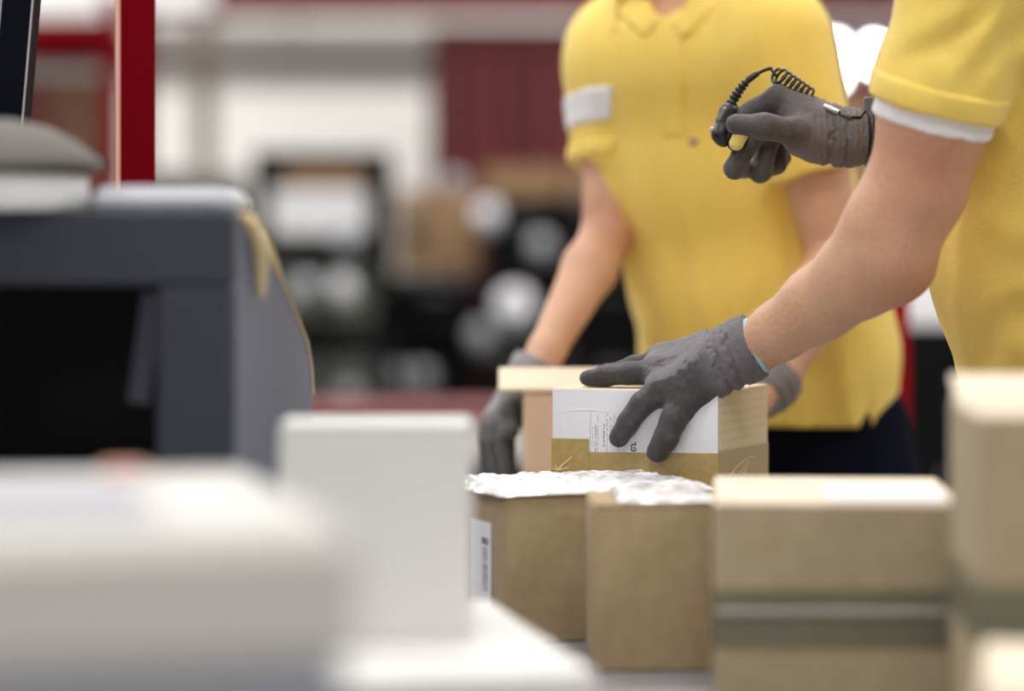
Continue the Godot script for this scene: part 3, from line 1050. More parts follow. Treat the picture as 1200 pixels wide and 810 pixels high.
# ---------------------------------------------------------------- cartons on the table
func cartons() -> void:
	# A: plastic-wrapped carton with a barcode label on its short side
	var w := 0.235
	var l := 0.175
	var h := 0.158
	var a := carton("shipping_carton", "brown carton with a white barcode label on its narrow side and plastic film on top", Vector3(w, h, l), corner_place(-0.007, 2.5, w, l, 20.0, TABLE), 20.0, M.card, M.card)
	var bl := part("barcode_label", sheet(0.062, 0.092), image_mat(barcode_image(), 0.5), a, T(-w / 2.0 - 0.0006, 0.077, l / 2.0 - 0.072, -90.0))
	bl.set_meta("label", "white label with a black barcode")
	part("plastic_film", film(w + 0.010, l + 0.008, 0.007, 3), M.film, a, T(-0.004, h + 0.001, 0.001))

	# B: narrow carton, film on its top
	w = 0.118
	l = 0.155
	h = 0.1625
	var b := carton("shipping_carton", "small plain brown carton with clear film on top, touching the wide taped carton", Vector3(w, h, l), corner_place(0.0784, 2.33, w, l, 1.0, TABLE), 1.0, M.card, M.card)
	part("plastic_film", film(w - 0.02, l - 0.004, 0.006, 8, 0.004, 34), M.film, b, T(0.014, h + 0.003, 0))

	# C: wide carton with a green-grey tape round it
	w = 0.2135
	l = 0.27
	h = 0.188
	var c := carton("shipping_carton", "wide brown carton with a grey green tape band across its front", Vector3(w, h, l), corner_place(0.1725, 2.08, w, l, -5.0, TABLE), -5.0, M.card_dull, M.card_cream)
	part("tape_band", box(w + 0.004, 0.050, 0.001, 0.0003), M.tape_green, c, T(0.001, h - 0.0995, l / 2.0 + 0.0006, 0, 0, 0.8))
	part("tape_gloss_streak", box(w + 0.002, 0.006, 0.003, 0.0012), M.tape_shine, c, T(0.003, h - 0.094, l / 2.0 + 0.0018, 0, 0, 0.6))  # gloss streak of the tape, painted as a lighter raised line
	part("tape_side", box(0.001, 0.047, l, 0.0003), M.tape_green, c, T(w / 2.0 + 0.0006, h - 0.0985, 0))
	part("top_label", sheet(0.10, 0.15, 0.001), M.paper, c, Transform3D(Basis(Vector3.RIGHT, -PI / 2.0), Vector3(0.045, h + 0.0005, 0.05)))

	# D: tall narrow carton on the right
	w = 0.1
	l = 0.235
	h = 0.279
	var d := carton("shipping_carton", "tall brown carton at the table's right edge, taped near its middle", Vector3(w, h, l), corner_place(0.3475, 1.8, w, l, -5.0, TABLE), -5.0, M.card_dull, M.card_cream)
	part("open_flap", box(w, 0.004, 0.06, 0.0015), M.card_cream, d, T(0, h + 0.010, -l / 2.0 + 0.032, 0, 18.0))
	part("tape_band", box(w + 0.004, 0.045, 0.001, 0.0003), M.tape_green, d, T(0, 0.128, l / 2.0 + 0.0006))
	part("tape_side", box(0.001, 0.045, l, 0.0003), M.tape_green, d, T(-w / 2.0 - 0.0006, 0.128, 0))

	# E: low carton in the bottom right corner
	w = 0.13
	l = 0.22
	h = 0.122
	carton("shipping_carton", "low pale carton lying before the tall carton at the table's right edge", Vector3(w, h, l), corner_place(0.292, 1.5, w, l, -11.0, TABLE), -11.0, M.card_cream, M.card_cream)

	# S: the parcel under the gloved hand
	w = 0.2
	l = 0.2
	h = 0.254
	var s := carton("parcel", "carton with a white address sheet and brown tape under the gloved hand", Vector3(w, h, l), corner_place(0.2323, 2.72, w, l, -22.0, TABLE, true), -22.0, M.card_pale, M.card_pale, 0.004)
	var sh := part("address_sheet", sheet(w - 0.001, 0.075), image_mat(label_image(), 0.35), s, T(0, h - 0.039, l / 2.0 + 0.0002))
	sh.set_meta("label", "white address sheet with small print under film")
	part("tape_band", box(w + 0.002, 0.05, 0.0008, 0.0003), M.tape_brown, s, T(0, h - 0.097, l / 2.0 + 0.0011, 0, 0, 0.9))
	part("tape_end", box(0.046, 0.05, 0.0008, 0.0003), M.tape_brown, s, T(-w / 2.0 + 0.0225, h - 0.083, l / 2.0 + 0.0019, 0, 0, 0.5))
	part("tape_side", box(0.0008, 0.05, l, 0.0003), M.tape_brown, s, T(w / 2.0 + 0.0006, h - 0.094, 0, 0, -0.6))
	var ribs := Image.create(8, 256, false, Image.FORMAT_RGB8)
	for y in 256:
		var v := 0.5 + 0.5 * sin(y / 256.0 * TAU * 24.0)
		ribs.fill_rect(Rect2i(0, y, 8, 1), rgb(230, 216, 194).lerp(rgb(222, 207, 184), v * v))
	part("liner_face", sheet(l - 0.004, h - 0.006, 0.0004), image_mat(ribs, 0.85), s, T(w / 2.0 + 0.0001, h / 2.0, 0, 90.0))
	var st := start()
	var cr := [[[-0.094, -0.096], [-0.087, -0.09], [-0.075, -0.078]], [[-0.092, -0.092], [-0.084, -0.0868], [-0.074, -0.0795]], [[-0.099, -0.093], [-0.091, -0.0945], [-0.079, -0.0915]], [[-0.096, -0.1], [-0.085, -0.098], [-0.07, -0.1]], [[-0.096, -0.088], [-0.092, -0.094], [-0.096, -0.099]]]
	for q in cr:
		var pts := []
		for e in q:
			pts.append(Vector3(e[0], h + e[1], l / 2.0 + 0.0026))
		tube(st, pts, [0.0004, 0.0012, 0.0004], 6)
	part("tape_crease_glint", done(st), M.tape_gloss, s)  # creases drawn in pale tan, their highlights put into the colour
	st = start()
	for q in [[[0.03, -0.104], [0.06, -0.092], [0.1, -0.084]], [[0.045, -0.108], [0.08, -0.098], [0.12, -0.085]], [[0.07, -0.108], [0.10, -0.098], [0.115, -0.088]], [[0.10, -0.084], [0.12, -0.083], [0.15, -0.085]]]:
		var pts := []
		for e in q:
			pts.append(Vector3(w / 2.0 + 0.0012, h + e[1], l / 2.0 - e[0]))
		tube(st, pts, [0.0004, 0.0012, 0.0004], 6)
	part("tape_crease_glint", done(st), M.tape_gloss, s)  # same pale lines on the side, highlights painted along the creases
	st = start()
	for q in [[[-0.055, -0.03], [-0.02, -0.062]], [[-0.038, -0.026], [-0.026, -0.042]], [[-0.085, -0.027], [-0.06, -0.024], [-0.03, -0.026]], [[0.012, -0.055], [0.024, -0.068]], [[0.005, -0.058], [0.013, -0.07]], [[0.05, -0.03], [0.056, -0.05]], [[0.062, -0.024], [0.068, -0.042]], [[-0.09, -0.02], [-0.088, -0.06]]]:
		var pts := []
		for e in q:
			pts.append(Vector3(e[0], h + e[1], l / 2.0 + 0.0009))
		tube(st, pts, [0.0003, 0.0009, 0.0003], 6)
	part("film_crease", done(st), M.film, s)

	# K: open carton behind the parcel
	w = 0.28
	l = 0.16
	h = 1.040 - TABLE
	var k := thing("open_carton", "pale open carton held by the bending worker, its flap lifted", "carton", corner_place(0.0144, 3.13, w, l, 0.0, TABLE), 0.0)
	part("body", box(w, h - 0.006, l, 0.003), M.card_pink, k, T(0, (h - 0.006) / 2.0, 0))
	part("front_flap", box(0.16, 0.005, 0.075, 0.002), M.card_cream, k, T(-w / 2.0 + 0.048, h + 0.012, l / 2.0 - 0.032, 0, 20.0, 0))
	part("back_flap", box(w, 0.005, 0.075, 0.002), M.card_cream, k, T(0, h - 0.003, -l / 2.0 + 0.038))

	# G: white lidded case, foreground left
	w = 0.5
	l = 0.40
	var g := thing("storage_case", "large off white lidded case close to the lens on the left", "case", corner_place(-0.078, 1.26, w, l, 14.4, TABLE, true), 14.4)
	part("base", box(w - 0.01, 0.174, l - 0.01, 0.008), M.blue_grey, g, T(0, 0.087, 0))
	part("lid", box(w, 0.076, l, 0.012), M.off_white, g, T(0, 0.174 + 0.038, 0))
	part("inset_panel", box(w - 0.09, 0.003, 0.17, 0.001), M.blue_grey, g, T(-0.05, 0.2515, 0.04))
	var pk := part("red_tag", box(0.03, 0.006, 0.02, 0.002), M.salmon, g, T(0.16, 0.2525, -0.16))
	pk.set_meta("label", "small salmon red tag")

	# H: flat white carton, F: white carton on it
	w = 0.22
	l = 0.43
	var hh := 0.085
	carton("flat_carton", "flat white carton lying between the off white case and the brown cartons", Vector3(w, hh, l), corner_place(0.0635, 1.8, w, l, 11.2, TABLE, true), 11.2, M.white_carton, M.white_carton)
	carton("white_carton", "upright white carton standing on the flat white one before the printer", Vector3(0.158, 0.176, 0.11), corner_place(-0.19, 1.97, 0.158, 0.11, 2.0, TABLE + hh), 2.0, M.white_carton, M.white_carton)

# ---------------------------------------------------------------- the near worker
func near_wrist() -> Vector3:
	return P(882, 408, 2.735)

func front_worker() -> void:
	var root := thing("person", "person in a yellow polo reaching in from the right, gloved hand on the parcel", "person", V(0.70, 0.0, 2.74))
	var O := root.position
	var lat := Vector3(0, 0, 1)
	var fwd := Vector3(-1, 0, 0)
	var sh_l := P(1150, -64, 2.52)
	var el_l := P(1043, 300, 2.57)
	var wr_l := near_wrist()
	var sh_r := V(0.56, 1.51, 2.93)
	var el_r := V(0.62, 1.255, 2.99)
	var wr_r := P(1008, 162, 2.80)

	# body: one skin
	var B := Field.new()
	B.cap(V(0.575, 1.40, 2.73), V(0.61, 1.2, 2.73), 0.10, 0.095, 0.05, lat, 1.5)
	B.cap(V(0.61, 1.2, 2.73), V(0.68, 0.95, 2.73), 0.095, 0.10, 0.05, lat, 1.5)
	B.cap(sh_l, sh_r, 0.06, 0.06, 0.05)
	B.cap(V(0.55, 1.50, 2.725), V(0.515, 1.62, 2.725), 0.062, 0.058, 0.04)
	var hc := V(0.475, 1.70, 2.725)
	head(B, hc, Vector3(-0.92, -0.39, 0).normalized() if false else fwd)
	B.chain([sh_l, P(1095, 140, 2.545), P(1073, 222, 2.56), el_l], [0.060, 0.0575, 0.0525, 0.044], 0.012)
	B.cap(P(1060, 318, 2.575), P(1046, 330, 2.58), 0.026, 0.024, 0.03)
	B.cap(P(1020, 262, 2.565), P(985, 312, 2.60), 0.022, 0.020, 0.05)
	B.chain([el_l, P(1008, 322, 2.602), P(960, 356, 2.65), P(912, 389, 2.70), wr_l], [0.043, 0.0455, 0.0405, 0.0325, 0.0265], 0.012)
	B.cap(wr_l, P(835, 432, 2.745), 0.026, 0.02, 0.02)
	B.chain([sh_r, el_r], [0.055, 0.044], 0.03)
	B.chain([el_r, el_r.lerp(wr_r, 0.3), wr_r, P(955, 150, 2.81)], [0.043, 0.042, 0.0225, 0.018], 0.012)
	legs(root, B, V(0.69, 0.88, 2.73), lat, fwd)
	var skin := skin_color(lin(224, 184, 153), lin(206, 146, 119), [[P(1068, 325, 2.56), 0.05], [P(1090, 180, 2.5), 0.07], [wr_l, 0.03]])
	job(part("body", null, M.skin, root), B.ev, [B], 0.0075, O, B.lo, B.hi, skin)
	head_extras(root, hc, fwd)

	# polo shirt
	var nz := FastNoiseLite.new()
	nz.seed = 3
	nz.frequency = 1.0
	nz.fractal_octaves = 2
	var S := Field.new()
	S.cap(V(0.565, 1.42, 2.73), V(0.600, 1.2, 2.73), 0.118, 0.116, 0.05, lat, 1.5)
	S.cap(V(0.600, 1.2, 2.73), V(0.665, 0.98, 2.73), 0.116, 0.130, 0.05, lat, 1.45)
	S.cap(V(0.55, 1.49, 2.58), V(0.57, 1.49, 2.88), 0.085, 0.085, 0.06)
	var hem_l := P(1097, 126, 2.545)
	var ax_l := (el_l - sh_l).normalized()
	ax_l = (P(1095, 140, 2.585) - P(1128, 20, 2.56)).normalized()
	var SL := Field.new()
	SL.cap(sh_l, P(1102, 108, 2.54), 0.083, 0.0665, 0.045)
	SL.cap(P(1102, 108, 2.54), P(1092, 160, 2.555), 0.0665, 0.065, 0.02)
	var SR := Field.new()
	var hem_r := sh_r.lerp(el_r, 0.7)
	var ax_r := (el_r - sh_r).normalized()
	SR.cap(sh_r, hem_r + ax_r * 0.05, 0.075, 0.068, 0.05)
	S.cap(V(0.52, 1.60, 2.725), V(0.49, 1.68, 2.725), 0.064, 0.066, 0.01, Vector3.ZERO, 1.0, true)
	var shirt := func(p: Vector3) -> float:
		var q := p - hem_l
		var t := q.dot(ax_l)
		var d := smin(smin(S.ev(p), maxf(SL.ev(p), t), 0.04), maxf(SR.ev(p), (p - hem_r).dot(ax_r)), 0.04)
		d -= 0.006 * nz.get_noise_3d(p.x * 9.0 + p.y * 5.0, p.y * 6.0, p.z * 7.0)
		var low := clampf((1.30 - p.y) * 6.0, 0.0, 1.0)
		# soft creases that gather towards the waist
		var e := (p.y - 1.12) + (p.x - 0.56) * -0.55
		d += low * 0.0035 * sin(e * 80.0 + 4.0 * nz.get_noise_3d(p.x * 5.0, p.y * 5.0, p.z * 5.0)) * smoothstep(0.0, 0.07, p.x - 0.48)
		# and fans up the sleeve
		if t < 0.0 and q.length() < 0.3:
			d += 0.0035 * clampf(-t * 12.0, 0.0, 1.0) * sin((q.x * 1.0 - q.y * 0.75) * 85.0 + 3.0 * nz.get_noise_3d(p.x * 8.0, p.y * 8.0, 1.0))
		return maxf(d, 0.895 - p.y)
	job(part("polo_shirt", null, M.polo, root), shirt, [S, SL, SR], 0.006, O, S.lo.min(SL.lo).min(SR.lo), S.hi.max(SL.hi).max(SR.hi))
	# the folded hem band round the near sleeve, a shade thicker than the cloth
	var S2 := SL.copy()
	var band := func(p: Vector3) -> float:
		var t := (p - hem_l).dot(ax_l)
		return maxf(S2.ev(p) - 0.0035 - 0.006 * nz.get_noise_3d(p.x * 9.0 + p.y * 5.0, p.y * 6.0, p.z * 7.0), maxf(t - 0.0015, -0.026 - t))
	job(part("sleeve_hem", null, M.polo, root), band, [S2], 0.004, O, hem_l - Vector3.ONE * 0.09, hem_l + Vector3.ONE * 0.09)
	# white undershirt cuff peeping out below it
	var C := Field.new()
	C.cap(hem_l - ax_l * 0.05, hem_l + ax_l * 0.05, 0.0655, 0.0635, 0.01)
	var cuff := func(p: Vector3) -> float:
		var t := (p - hem_l).dot(ax_l)
		return maxf(C.ev(p) + 0.0015 * nz.get_noise_3d(p.x * 30.0, p.y * 30.0, p.z * 30.0), maxf(t - 0.021, -0.04 - t))
	var wc := part("undershirt_cuff", null, M.white_cloth, root)
	wc.set_meta("label", "white undershirt cuff showing below the yellow sleeve")
	job(wc, cuff, [C], 0.004, O, C.lo, C.hi)
	collar(root, V(0.545, 1.525, 2.725), Vector3(-0.28, 0.96, 0).normalized(), fwd)

	# left glove: flat on the parcel, two fingers over its front
	var pm := Field.new()
	var ma := [P(776, 419, 2.80), P(770, 434, 2.778), P(776, 456, 2.752), P(800, 474, 2.737)]
	var wa := [P(868, 395, 2.75), P(868, 404, 2.742), P(868, 416, 2.735), P(866, 430, 2.73)]
	for i in 4:
		pm.cap(wa[i], ma[i], 0.021, [0.0145, 0.0150, 0.0150, 0.0155][i], 0.014)
	for i in 3:
		pm.cap(ma[i], ma[i + 1], 0.0135, 0.0135, 0.014)
	pm.cap(P(840, 425, 2.738), P(806, 448, 2.748), 0.024, 0.02, 0.02)
	pm.cap(P(880, 408, 2.735), P(905, 396, 2.715), 0.0305, 0.0315, 0.02)
	pm.cap(P(858, 418, 2.737), P(884, 407, 2.733), 0.029, 0.030, 0.02)
	var fi := Field.new()
	fi.chain([ma[0], P(742, 430, 2.815), P(712, 438, 2.825), P(692, 444, 2.83)], [0.0125, 0.0115, 0.0105, 0.0095], 0.006)
	fi.chain([ma[1], P(738, 438, 2.79), P(708, 441, 2.802), P(689, 443.5, 2.806)], [0.0140, 0.0130, 0.0115, 0.0095], 0.005)
	fi.chain([ma[2], P(752, 474, 2.746), P(736, 496, 2.748), P(725.5, 513, 2.752)], [0.0148, 0.0140, 0.0128, 0.0115], 0.005)
	fi.chain([ma[3], P(789, 492, 2.730), P(781, 512, 2.728), P(771, 529, 2.733)], [0.0155, 0.0148, 0.0140, 0.0130], 0.006)
	fi.chain([P(815, 425, 2.79), P(780, 440, 2.84), P(752, 447, 2.87)], [0.016, 0.0125, 0.0110], 0.008)
	var cdir := (P(887, 406, 2.73) - P(858, 418, 2.737)).normalized()
	var cat := P(886.5, 406.5, 2.731)
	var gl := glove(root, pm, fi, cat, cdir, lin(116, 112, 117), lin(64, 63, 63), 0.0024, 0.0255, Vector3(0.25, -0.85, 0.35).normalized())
	gl.set_meta("label", "grey knitted work glove spread on the parcel")
	var H := Field.new()
	H.cap(P(872, 412, 2.734), P(905, 396, 2.715), 0.0328, 0.0336, 0.01)
	var hemf := func(p: Vector3) -> float:
		var t := (p - cat).dot(cdir)
		return maxf(maxf(H.ev(p), 0.0265 - ((p - cat) - cdir * t).length()), maxf(t - 0.0055, -0.001 - t))
	var ch := part("glove_hem", null, M.cyan, root)
	ch.set_meta("label", "pale blue overlocked hem of the glove")
	job(ch, hemf, [H], 0.0016, O, cat - Vector3.ONE * 0.045, cat + Vector3.ONE * 0.045)

	# right glove: closed round the ring scanner
	pm = Field.new()
	pm.cap(P(990, 157, 2.80), P(913, 113, 2.80), 0.022, 0.0145, 0.014)
	pm.cap(P(990, 160, 2.80), P(922, 128, 2.825), 0.024, 0.0150, 0.014)
	pm.cap(P(990, 164, 2.80), P(930, 142, 2.85), 0.024, 0.0150, 0.014)
	pm.cap(P(990, 164, 2.795), P(942, 160, 2.785), 0.0255, 0.0230, 0.016)
	pm.cap(P(958, 152, 2.80), P(938, 140, 2.80), 0.030, 0.022, 0.02)
	pm.cap(P(955, 166, 2.80), P(935, 163, 2.80), 0.021, 0.015, 0.015)
	pm.cap(P(985, 161, 2.80), P(1025, 161, 2.80), 0.0275, 0.0290, 0.02)
	fi = Field.new()
	fi.chain([P(932, 155, 2.770), P(896, 148, 2.755), P(863, 146, 2.768)], [0.0170, 0.0132, 0.0122], 0.012)
	fi.chain([P(912, 113, 2.80), P(880, 131, 2.808), P(866, 142, 2.806), P(862, 160, 2.80)], [0.0135, 0.0118, 0.0122, 0.0105], 0.006)
	fi.chain([P(916, 122, 2.825), P(878, 166, 2.805), P(861, 198, 2.795), P(877, 199, 2.83)], [0.0138, 0.0128, 0.0122, 0.0100], 0.004)
	fi.chain([P(922, 132, 2.848), P(900, 166, 2.828), P(891, 202, 2.818), P(904, 196, 2.85)], [0.0138, 0.0130, 0.0122, 0.0100], 0.004)
	fi.chain([P(928, 144, 2.868), P(913, 168, 2.855), P(910, 193, 2.846), P(918, 185, 2.86)], [0.0130, 0.0115, 0.0108, 0.0095], 0.004)
	var gr := glove(root, pm, fi, P(1015, 161, 2.80), Vector3(1, 0, 0), lin(112, 107, 110), lin(74, 71, 71), 0.0024, 0.0245)
	gr.set_meta("label", "grey knitted work glove closed round the ring scanner")

func forearm_hair() -> void:
	# fine blond hair on the near forearm, rooted in the skin
	var root: Node3D = get_node("person")
	var body: MeshInstance3D = root.get_node("body")
	var arr := body.mesh.surface_get_arrays(0)
	var vs: PackedVector3Array = arr[Mesh.ARRAY_VERTEX]
	var ns: PackedVector3Array = arr[Mesh.ARRAY_NORMAL]
	var a := P(1010, 320, 2.60) - root.position
	var b := P(895, 400, 2.72) - root.position
	var dir := (b - a).normalized()
	var rng := RandomNumberGenerator.new()
	rng.seed = 4
	var st := start()
	for i in vs.size():
		var t := (vs[i] - a).dot(dir) / (b - a).length()
		if t < 0.0 or t > 1.0 or vs[i].distance_to(a + (b - a) * t) > 0.07:
			continue
		if rng.randf() > 0.62 + 0.38 * ns[i].y:
			continue
		for k in 1:
			var p := vs[i] + Vector3(rng.randf_range(-1, 1), rng.randf_range(-1, 1), rng.randf_range(-1, 1)) * 0.002 - ns[i] * 0.0015
			var d: Vector3 = (dir * rng.randf_range(0.5, 1.0) + ns[i] * rng.randf_range(0.35, 0.7) + Vector3(0, -0.3, 0) * rng.randf()).normalized() * rng.randf_range(0.007, 0.013)
			var s1 := d.cross(Vector3(0, 0, 1)).normalized() * 0.00024
			var s2 := d.cross(s1).normalized() * 0.00024
			var q := [p + s1, p - s1 * 0.5 + s2, p - s1 * 0.5 - s2]
			for e in 3:
				face(st, [q[e], q[(e + 1) % 3], p + d], p)
	var o := part("forearm_hair", done(st), M.blond, root)
	o.set_meta("kind", "stuff")

func collar(root: Node3D, base: Vector3, axis: Vector3, fwd: Vector3) -> void:
	var f := Field.new()
	f.cap(base - axis * 0.05, base + axis * 0.06, 0.115, 0.066, 0.01)
	var g := func(p: Vector3) -> float:
		var d := absf(f.ev(p)) - 0.0035
		var t := (p - base).dot(axis)
		var front := (p - base).normalized().dot(fwd)
		var wedge := (front - 0.80) * 0.08
		return maxf(d, maxf(maxf(t - 0.045, -0.012 - 0.025 * clampf(front, 0.0, 1.0) - t), wedge))
	job(part("collar", null, M.polo, root), g, [f], 0.0045, root.position, f.lo, f.hi)

# ---------------------------------------------------------------- the worker behind the table
func back_worker() -> void:
	var fwd := Vector3(-0.42, 0, 0.907)
	var lat := Vector3(0.907, 0, 0.42)
	var hip := P(918, 480, 3.50)
	var root := thing("person", "person in a yellow polo bending over the open carton behind the table", "person", Vector3(hip.x + 0.03, 0.0, hip.z))
	var O := root.position
	var sh_r := P(724, 54, 3.46)
	var sh_l := P(906, 50, 3.29)
	var el_r := P(712, 275, 3.42)
	var wr_r := P(640, 412, 3.29)
	var el_l := P(982, 305, 3.29)
	var wr_l := P(915, 440, 3.14)
	var neck := P(790, -6, 3.385)
	var hc := P(770, -130, 3.36)

	var B := Field.new()
	B.cap(P(812, 80, 3.40), P(850, 200, 3.43), 0.10, 0.10, 0.05, lat, 1.45)
	B.cap(P(850, 200, 3.43), hip, 0.10, 0.105, 0.05, lat, 1.45)
	B.cap(sh_r, sh_l, 0.055, 0.055, 0.05)
	B.cap(P(800, 40, 3.395), P(778, -70, 3.37), 0.062, 0.057, 0.04)
	head(B, hc, fwd)
	B.chain([sh_r, P(717, 180, 3.44), el_r], [0.052, 0.043, 0.036], 0.012)
	B.chain([el_r, el_r.lerp(wr_r, 0.3), wr_r, P(605, 470, 3.24)], [0.036, 0.0385, 0.025, 0.020], 0.012)
	B.chain([sh_l, P(955, 200, 3.29), el_l], [0.052, 0.046, 0.040], 0.012)
	B.chain([el_l, el_l.lerp(wr_l, 0.3), wr_l, P(880, 480, 3.09)], [0.040, 0.042, 0.026, 0.020], 0.012)
	legs(root, B, Vector3(hip.x + 0.02, 0.88, hip.z), lat, fwd)
	job(part("body", null, M.skin, root), B.ev, [B], 0.009, O, B.lo, B.hi, skin_color(lin(224, 182, 150), lin(204, 144, 116), [[el_r, 0.05], [el_l, 0.05]]))
	head_extras(root, hc, fwd)

	var nz := FastNoiseLite.new()
	nz.seed = 9
	nz.frequency = 1.0
	nz.fractal_octaves = 2
	var S := Field.new()
	S.cap(P(808, 84, 3.40), P(842, 200, 3.43), 0.116, 0.122, 0.05, lat, 1.42)
	S.cap(P(842, 200, 3.43), P(884, 335, 3.46), 0.122, 0.130, 0.05, lat, 1.40)
	S.cap(P(884, 335, 3.46), P(908, 420, 3.49), 0.130, 0.136, 0.05, lat, 1.30)
	S.cap(P(908, 420, 3.49), P(912, 520, 3.50), 0.136, 0.140, 0.05, lat, 1.26)
	S.cap(P(740, 62, 3.44), P(890, 60, 3.31), 0.080, 0.080, 0.07)
	var hem_r := P(714, 192, 3.445)
	var ax_r := (el_r - sh_r).normalized()
	var SR := Field.new()
	SR.cap(sh_r, hem_r + ax_r * 0.05, 0.068, 0.052, 0.05)
	var hem_l := P(951, 204, 3.29)
	var ax_l := Vector3(0.30, -0.95, 0.0).normalized()
	var SL := Field.new()
	SL.cap(sh_l, hem_l + ax_l * 0.05, 0.080, 0.060, 0.05)
	S.cap(P(790, -8, 3.37), P(780, -60, 3.36), 0.062, 0.066, 0.01, Vector3.ZERO, 1.0, true)
	# the open neck in front
	S.cap(P(780, -4, 3.30), P(777, -14, 3.22), 0.030, 0.044, 0.01, Vector3.ZERO, 1.0, true)
	var slit := P(1009, 495, 3.42)
	var cloth_at := func(p: Vector3, d: float) -> float:
		var across := (p - hip).dot(lat)
		var low := clampf((1.42 - p.y) * 3.0, 0.0, 1.0)
		d += 0.009 * nz.get_noise_3d(across * 18.0 + p.y * 1.5, p.y * 1.6, p.z * 4.0) * (0.4 + 0.5 * low)
		d += 0.004 * clampf((1.25 - p.y) * 5.0, 0.0, 1.0) * sin(across * 46.0 + 3.0 * nz.get_noise_3d(p.x * 4.0, p.y * 4.0, 2.0))
		return d
	var shirt := func(p: Vector3) -> float:
		var d: float = smin(smin(S.ev(p), maxf(SR.ev(p), (p - hem_r).dot(ax_r)), 0.03), maxf(SL.ev(p), (p - hem_l).dot(ax_l)), 0.03)
		d = cloth_at.call(p, d)
		# vent at the side seam
		var v := Vector2(absf((p - slit).dot(Vector3(1, 0, 0))) - 0.007 * clampf((slit.y + 0.022 - p.y) / 0.02, 0.0, 2.0), p.y - slit.y - 0.022)
		if p.z > -3.5:
			d = maxf(d, -maxf(v.x, v.y))
		return maxf(d, hip.y - 0.018 - p.y)
	job(part("polo_shirt", null, M.polo, root), shirt, [S, SL, SR], 0.0075, O, S.lo.min(SL.lo).min(SR.lo), S.hi.max(SL.hi).max(SR.hi))
	# white stripe and hem band on the sleeve
	var S2 := SR.copy()
	var S6 := S.copy()
	var stripe := func(p: Vector3) -> float:
		var t := (p - hem_r).dot(ax_r)
		return maxf(cloth_at.call(p, smin(S6.ev(p), S2.ev(p), 0.03)) - 0.004, maxf(maxf(t + 0.045, -0.088 - t), p.x - hem_r.x - 0.002))
	var ws := part("sleeve_stripe", null, M.white_cloth, root)
	ws.set_meta("label", "white stripe round the yellow sleeve")
	job(ws, stripe, [S2, S6], 0.006, O, hem_r + Vector3(-0.10, -0.02, -0.10), hem_r + Vector3(-0.014, 0.12, 0.10))
	var S3 := SR.copy()
	var S7 := S.copy()
	var hemb := func(p: Vector3) -> float:
		var t := (p - hem_r).dot(ax_r)
		return maxf(cloth_at.call(p, smin(S7.ev(p), S3.ev(p), 0.03)) - 0.004, maxf(maxf(t - 0.002, -0.022 - t), p.x - hem_r.x - 0.004))
	job(part("sleeve_hem", null, M.polo, root), hemb, [S3, S7], 0.006, O, hem_r + Vector3(-0.10, -0.03, -0.10), hem_r + Vector3(-0.014, 0.05, 0.10))
	# placket with buttons, small embroidered mark
	var pl0 := P(779, 22, 3.30)
	var pl1 := P(790, 160, 3.30)
	var S4 := S.copy()
	var placket := func(p: Vector3) -> float:
		var t: float = clampf((p.y - pl0.y) / (pl1.y - pl0.y), 0.0, 1.0)
		var c := pl0.lerp(pl1, t)
		return maxf(cloth_at.call(p, S4.ev(p)) - 0.0028, maxf(absf(p.x - c.x) - 0.018, maxf(p.y - pl0.y, pl1.y - p.y)))
	job(part("placket", null, M.polo, root), placket, [S4], 0.005, O, Vector3(pl0.x - 0.04, pl1.y - 0.02, -3.40), Vector3(pl1.x + 0.04, pl0.y + 0.02, -3.15))
	var S5 := S.copy()
	var mark := func(p: Vector3) -> float:
		var c := P(812, 166, 3.3)
		return maxf(cloth_at.call(p, S5.ev(p)) - 0.003, maxf(absf(p.x - c.x) - 0.006, absf(p.y - c.y) - 0.004))
	var lg := part("chest_mark", null, M.logo, root)
	lg.set_meta("label", "small grey embroidered chest mark")
	job(lg, mark, [S5], 0.003, O, P(812, 166, 3.40) - Vector3(0.03, 0.02, 0.0), P(812, 166, 3.40) + Vector3(0.03, 0.02, 0.25))
	# the two points of the collar, lying on the shirt
	for q in [[[775, 24], [754, 43], [724, 8], [752, -28]], [[780, 26], [801, 48], [838, 8], [806, -30]]]:
		var S8 := S.copy()
		var pts := PackedVector2Array()
		for e in q:
			var w := P(e[0], e[1], 3.29)
			pts.append(Vector2(w.x, w.y))
		if Geometry2D.is_polygon_clockwise(pts):
			pts.reverse()
		var flap := func(p: Vector3) -> float:
			var d: float = cloth_at.call(p, S8.ev(p)) - 0.005
			for i in 4:
				var ea := pts[i]
				var eb := pts[(i + 1) % 4]
				var n := Vector2(eb.y - ea.y, ea.x - eb.x).normalized()
				d = maxf(d, n.dot(Vector2(p.x, p.y) - ea))
			return d
		job(part("collar_point", null, M.polo, root), flap, [S8], 0.005, O, P(720, 52, 3.42), P(842, -34, 3.14))
	for py in [70, 112]:
		var bm := SphereMesh.new()
		bm.radius = 0.006
		bm.height = 0.005
		bm.radial_segments = 12
		bm.rings = 6
		var y := P(785, py, 3.3)
		part("button", bm, M.scanner_yellow, root, T(y.x - O.x, y.y - O.y, -3.285 - O.z + (0.004 if py == 70 else -0.005), 0, 80.0))
	collar(root, P(790, 4, 3.385), Vector3(-0.12, 0.99, 0.08).normalized(), fwd)

	# right glove on the side of the open carton
	var pm := Field.new()
	pm.cap(P(628, 432, 3.27), P(598, 486, 3.23), 0.026, 0.024, 0.02)
	pm.cap(P(622, 440, 3.29), P(585, 490, 3.26), 0.026, 0.022, 0.02)
	pm.cap(P(620, 446, 3.28), P(633, 424, 3.29), 0.030, 0.034, 0.02)
	var fi := Field.new()
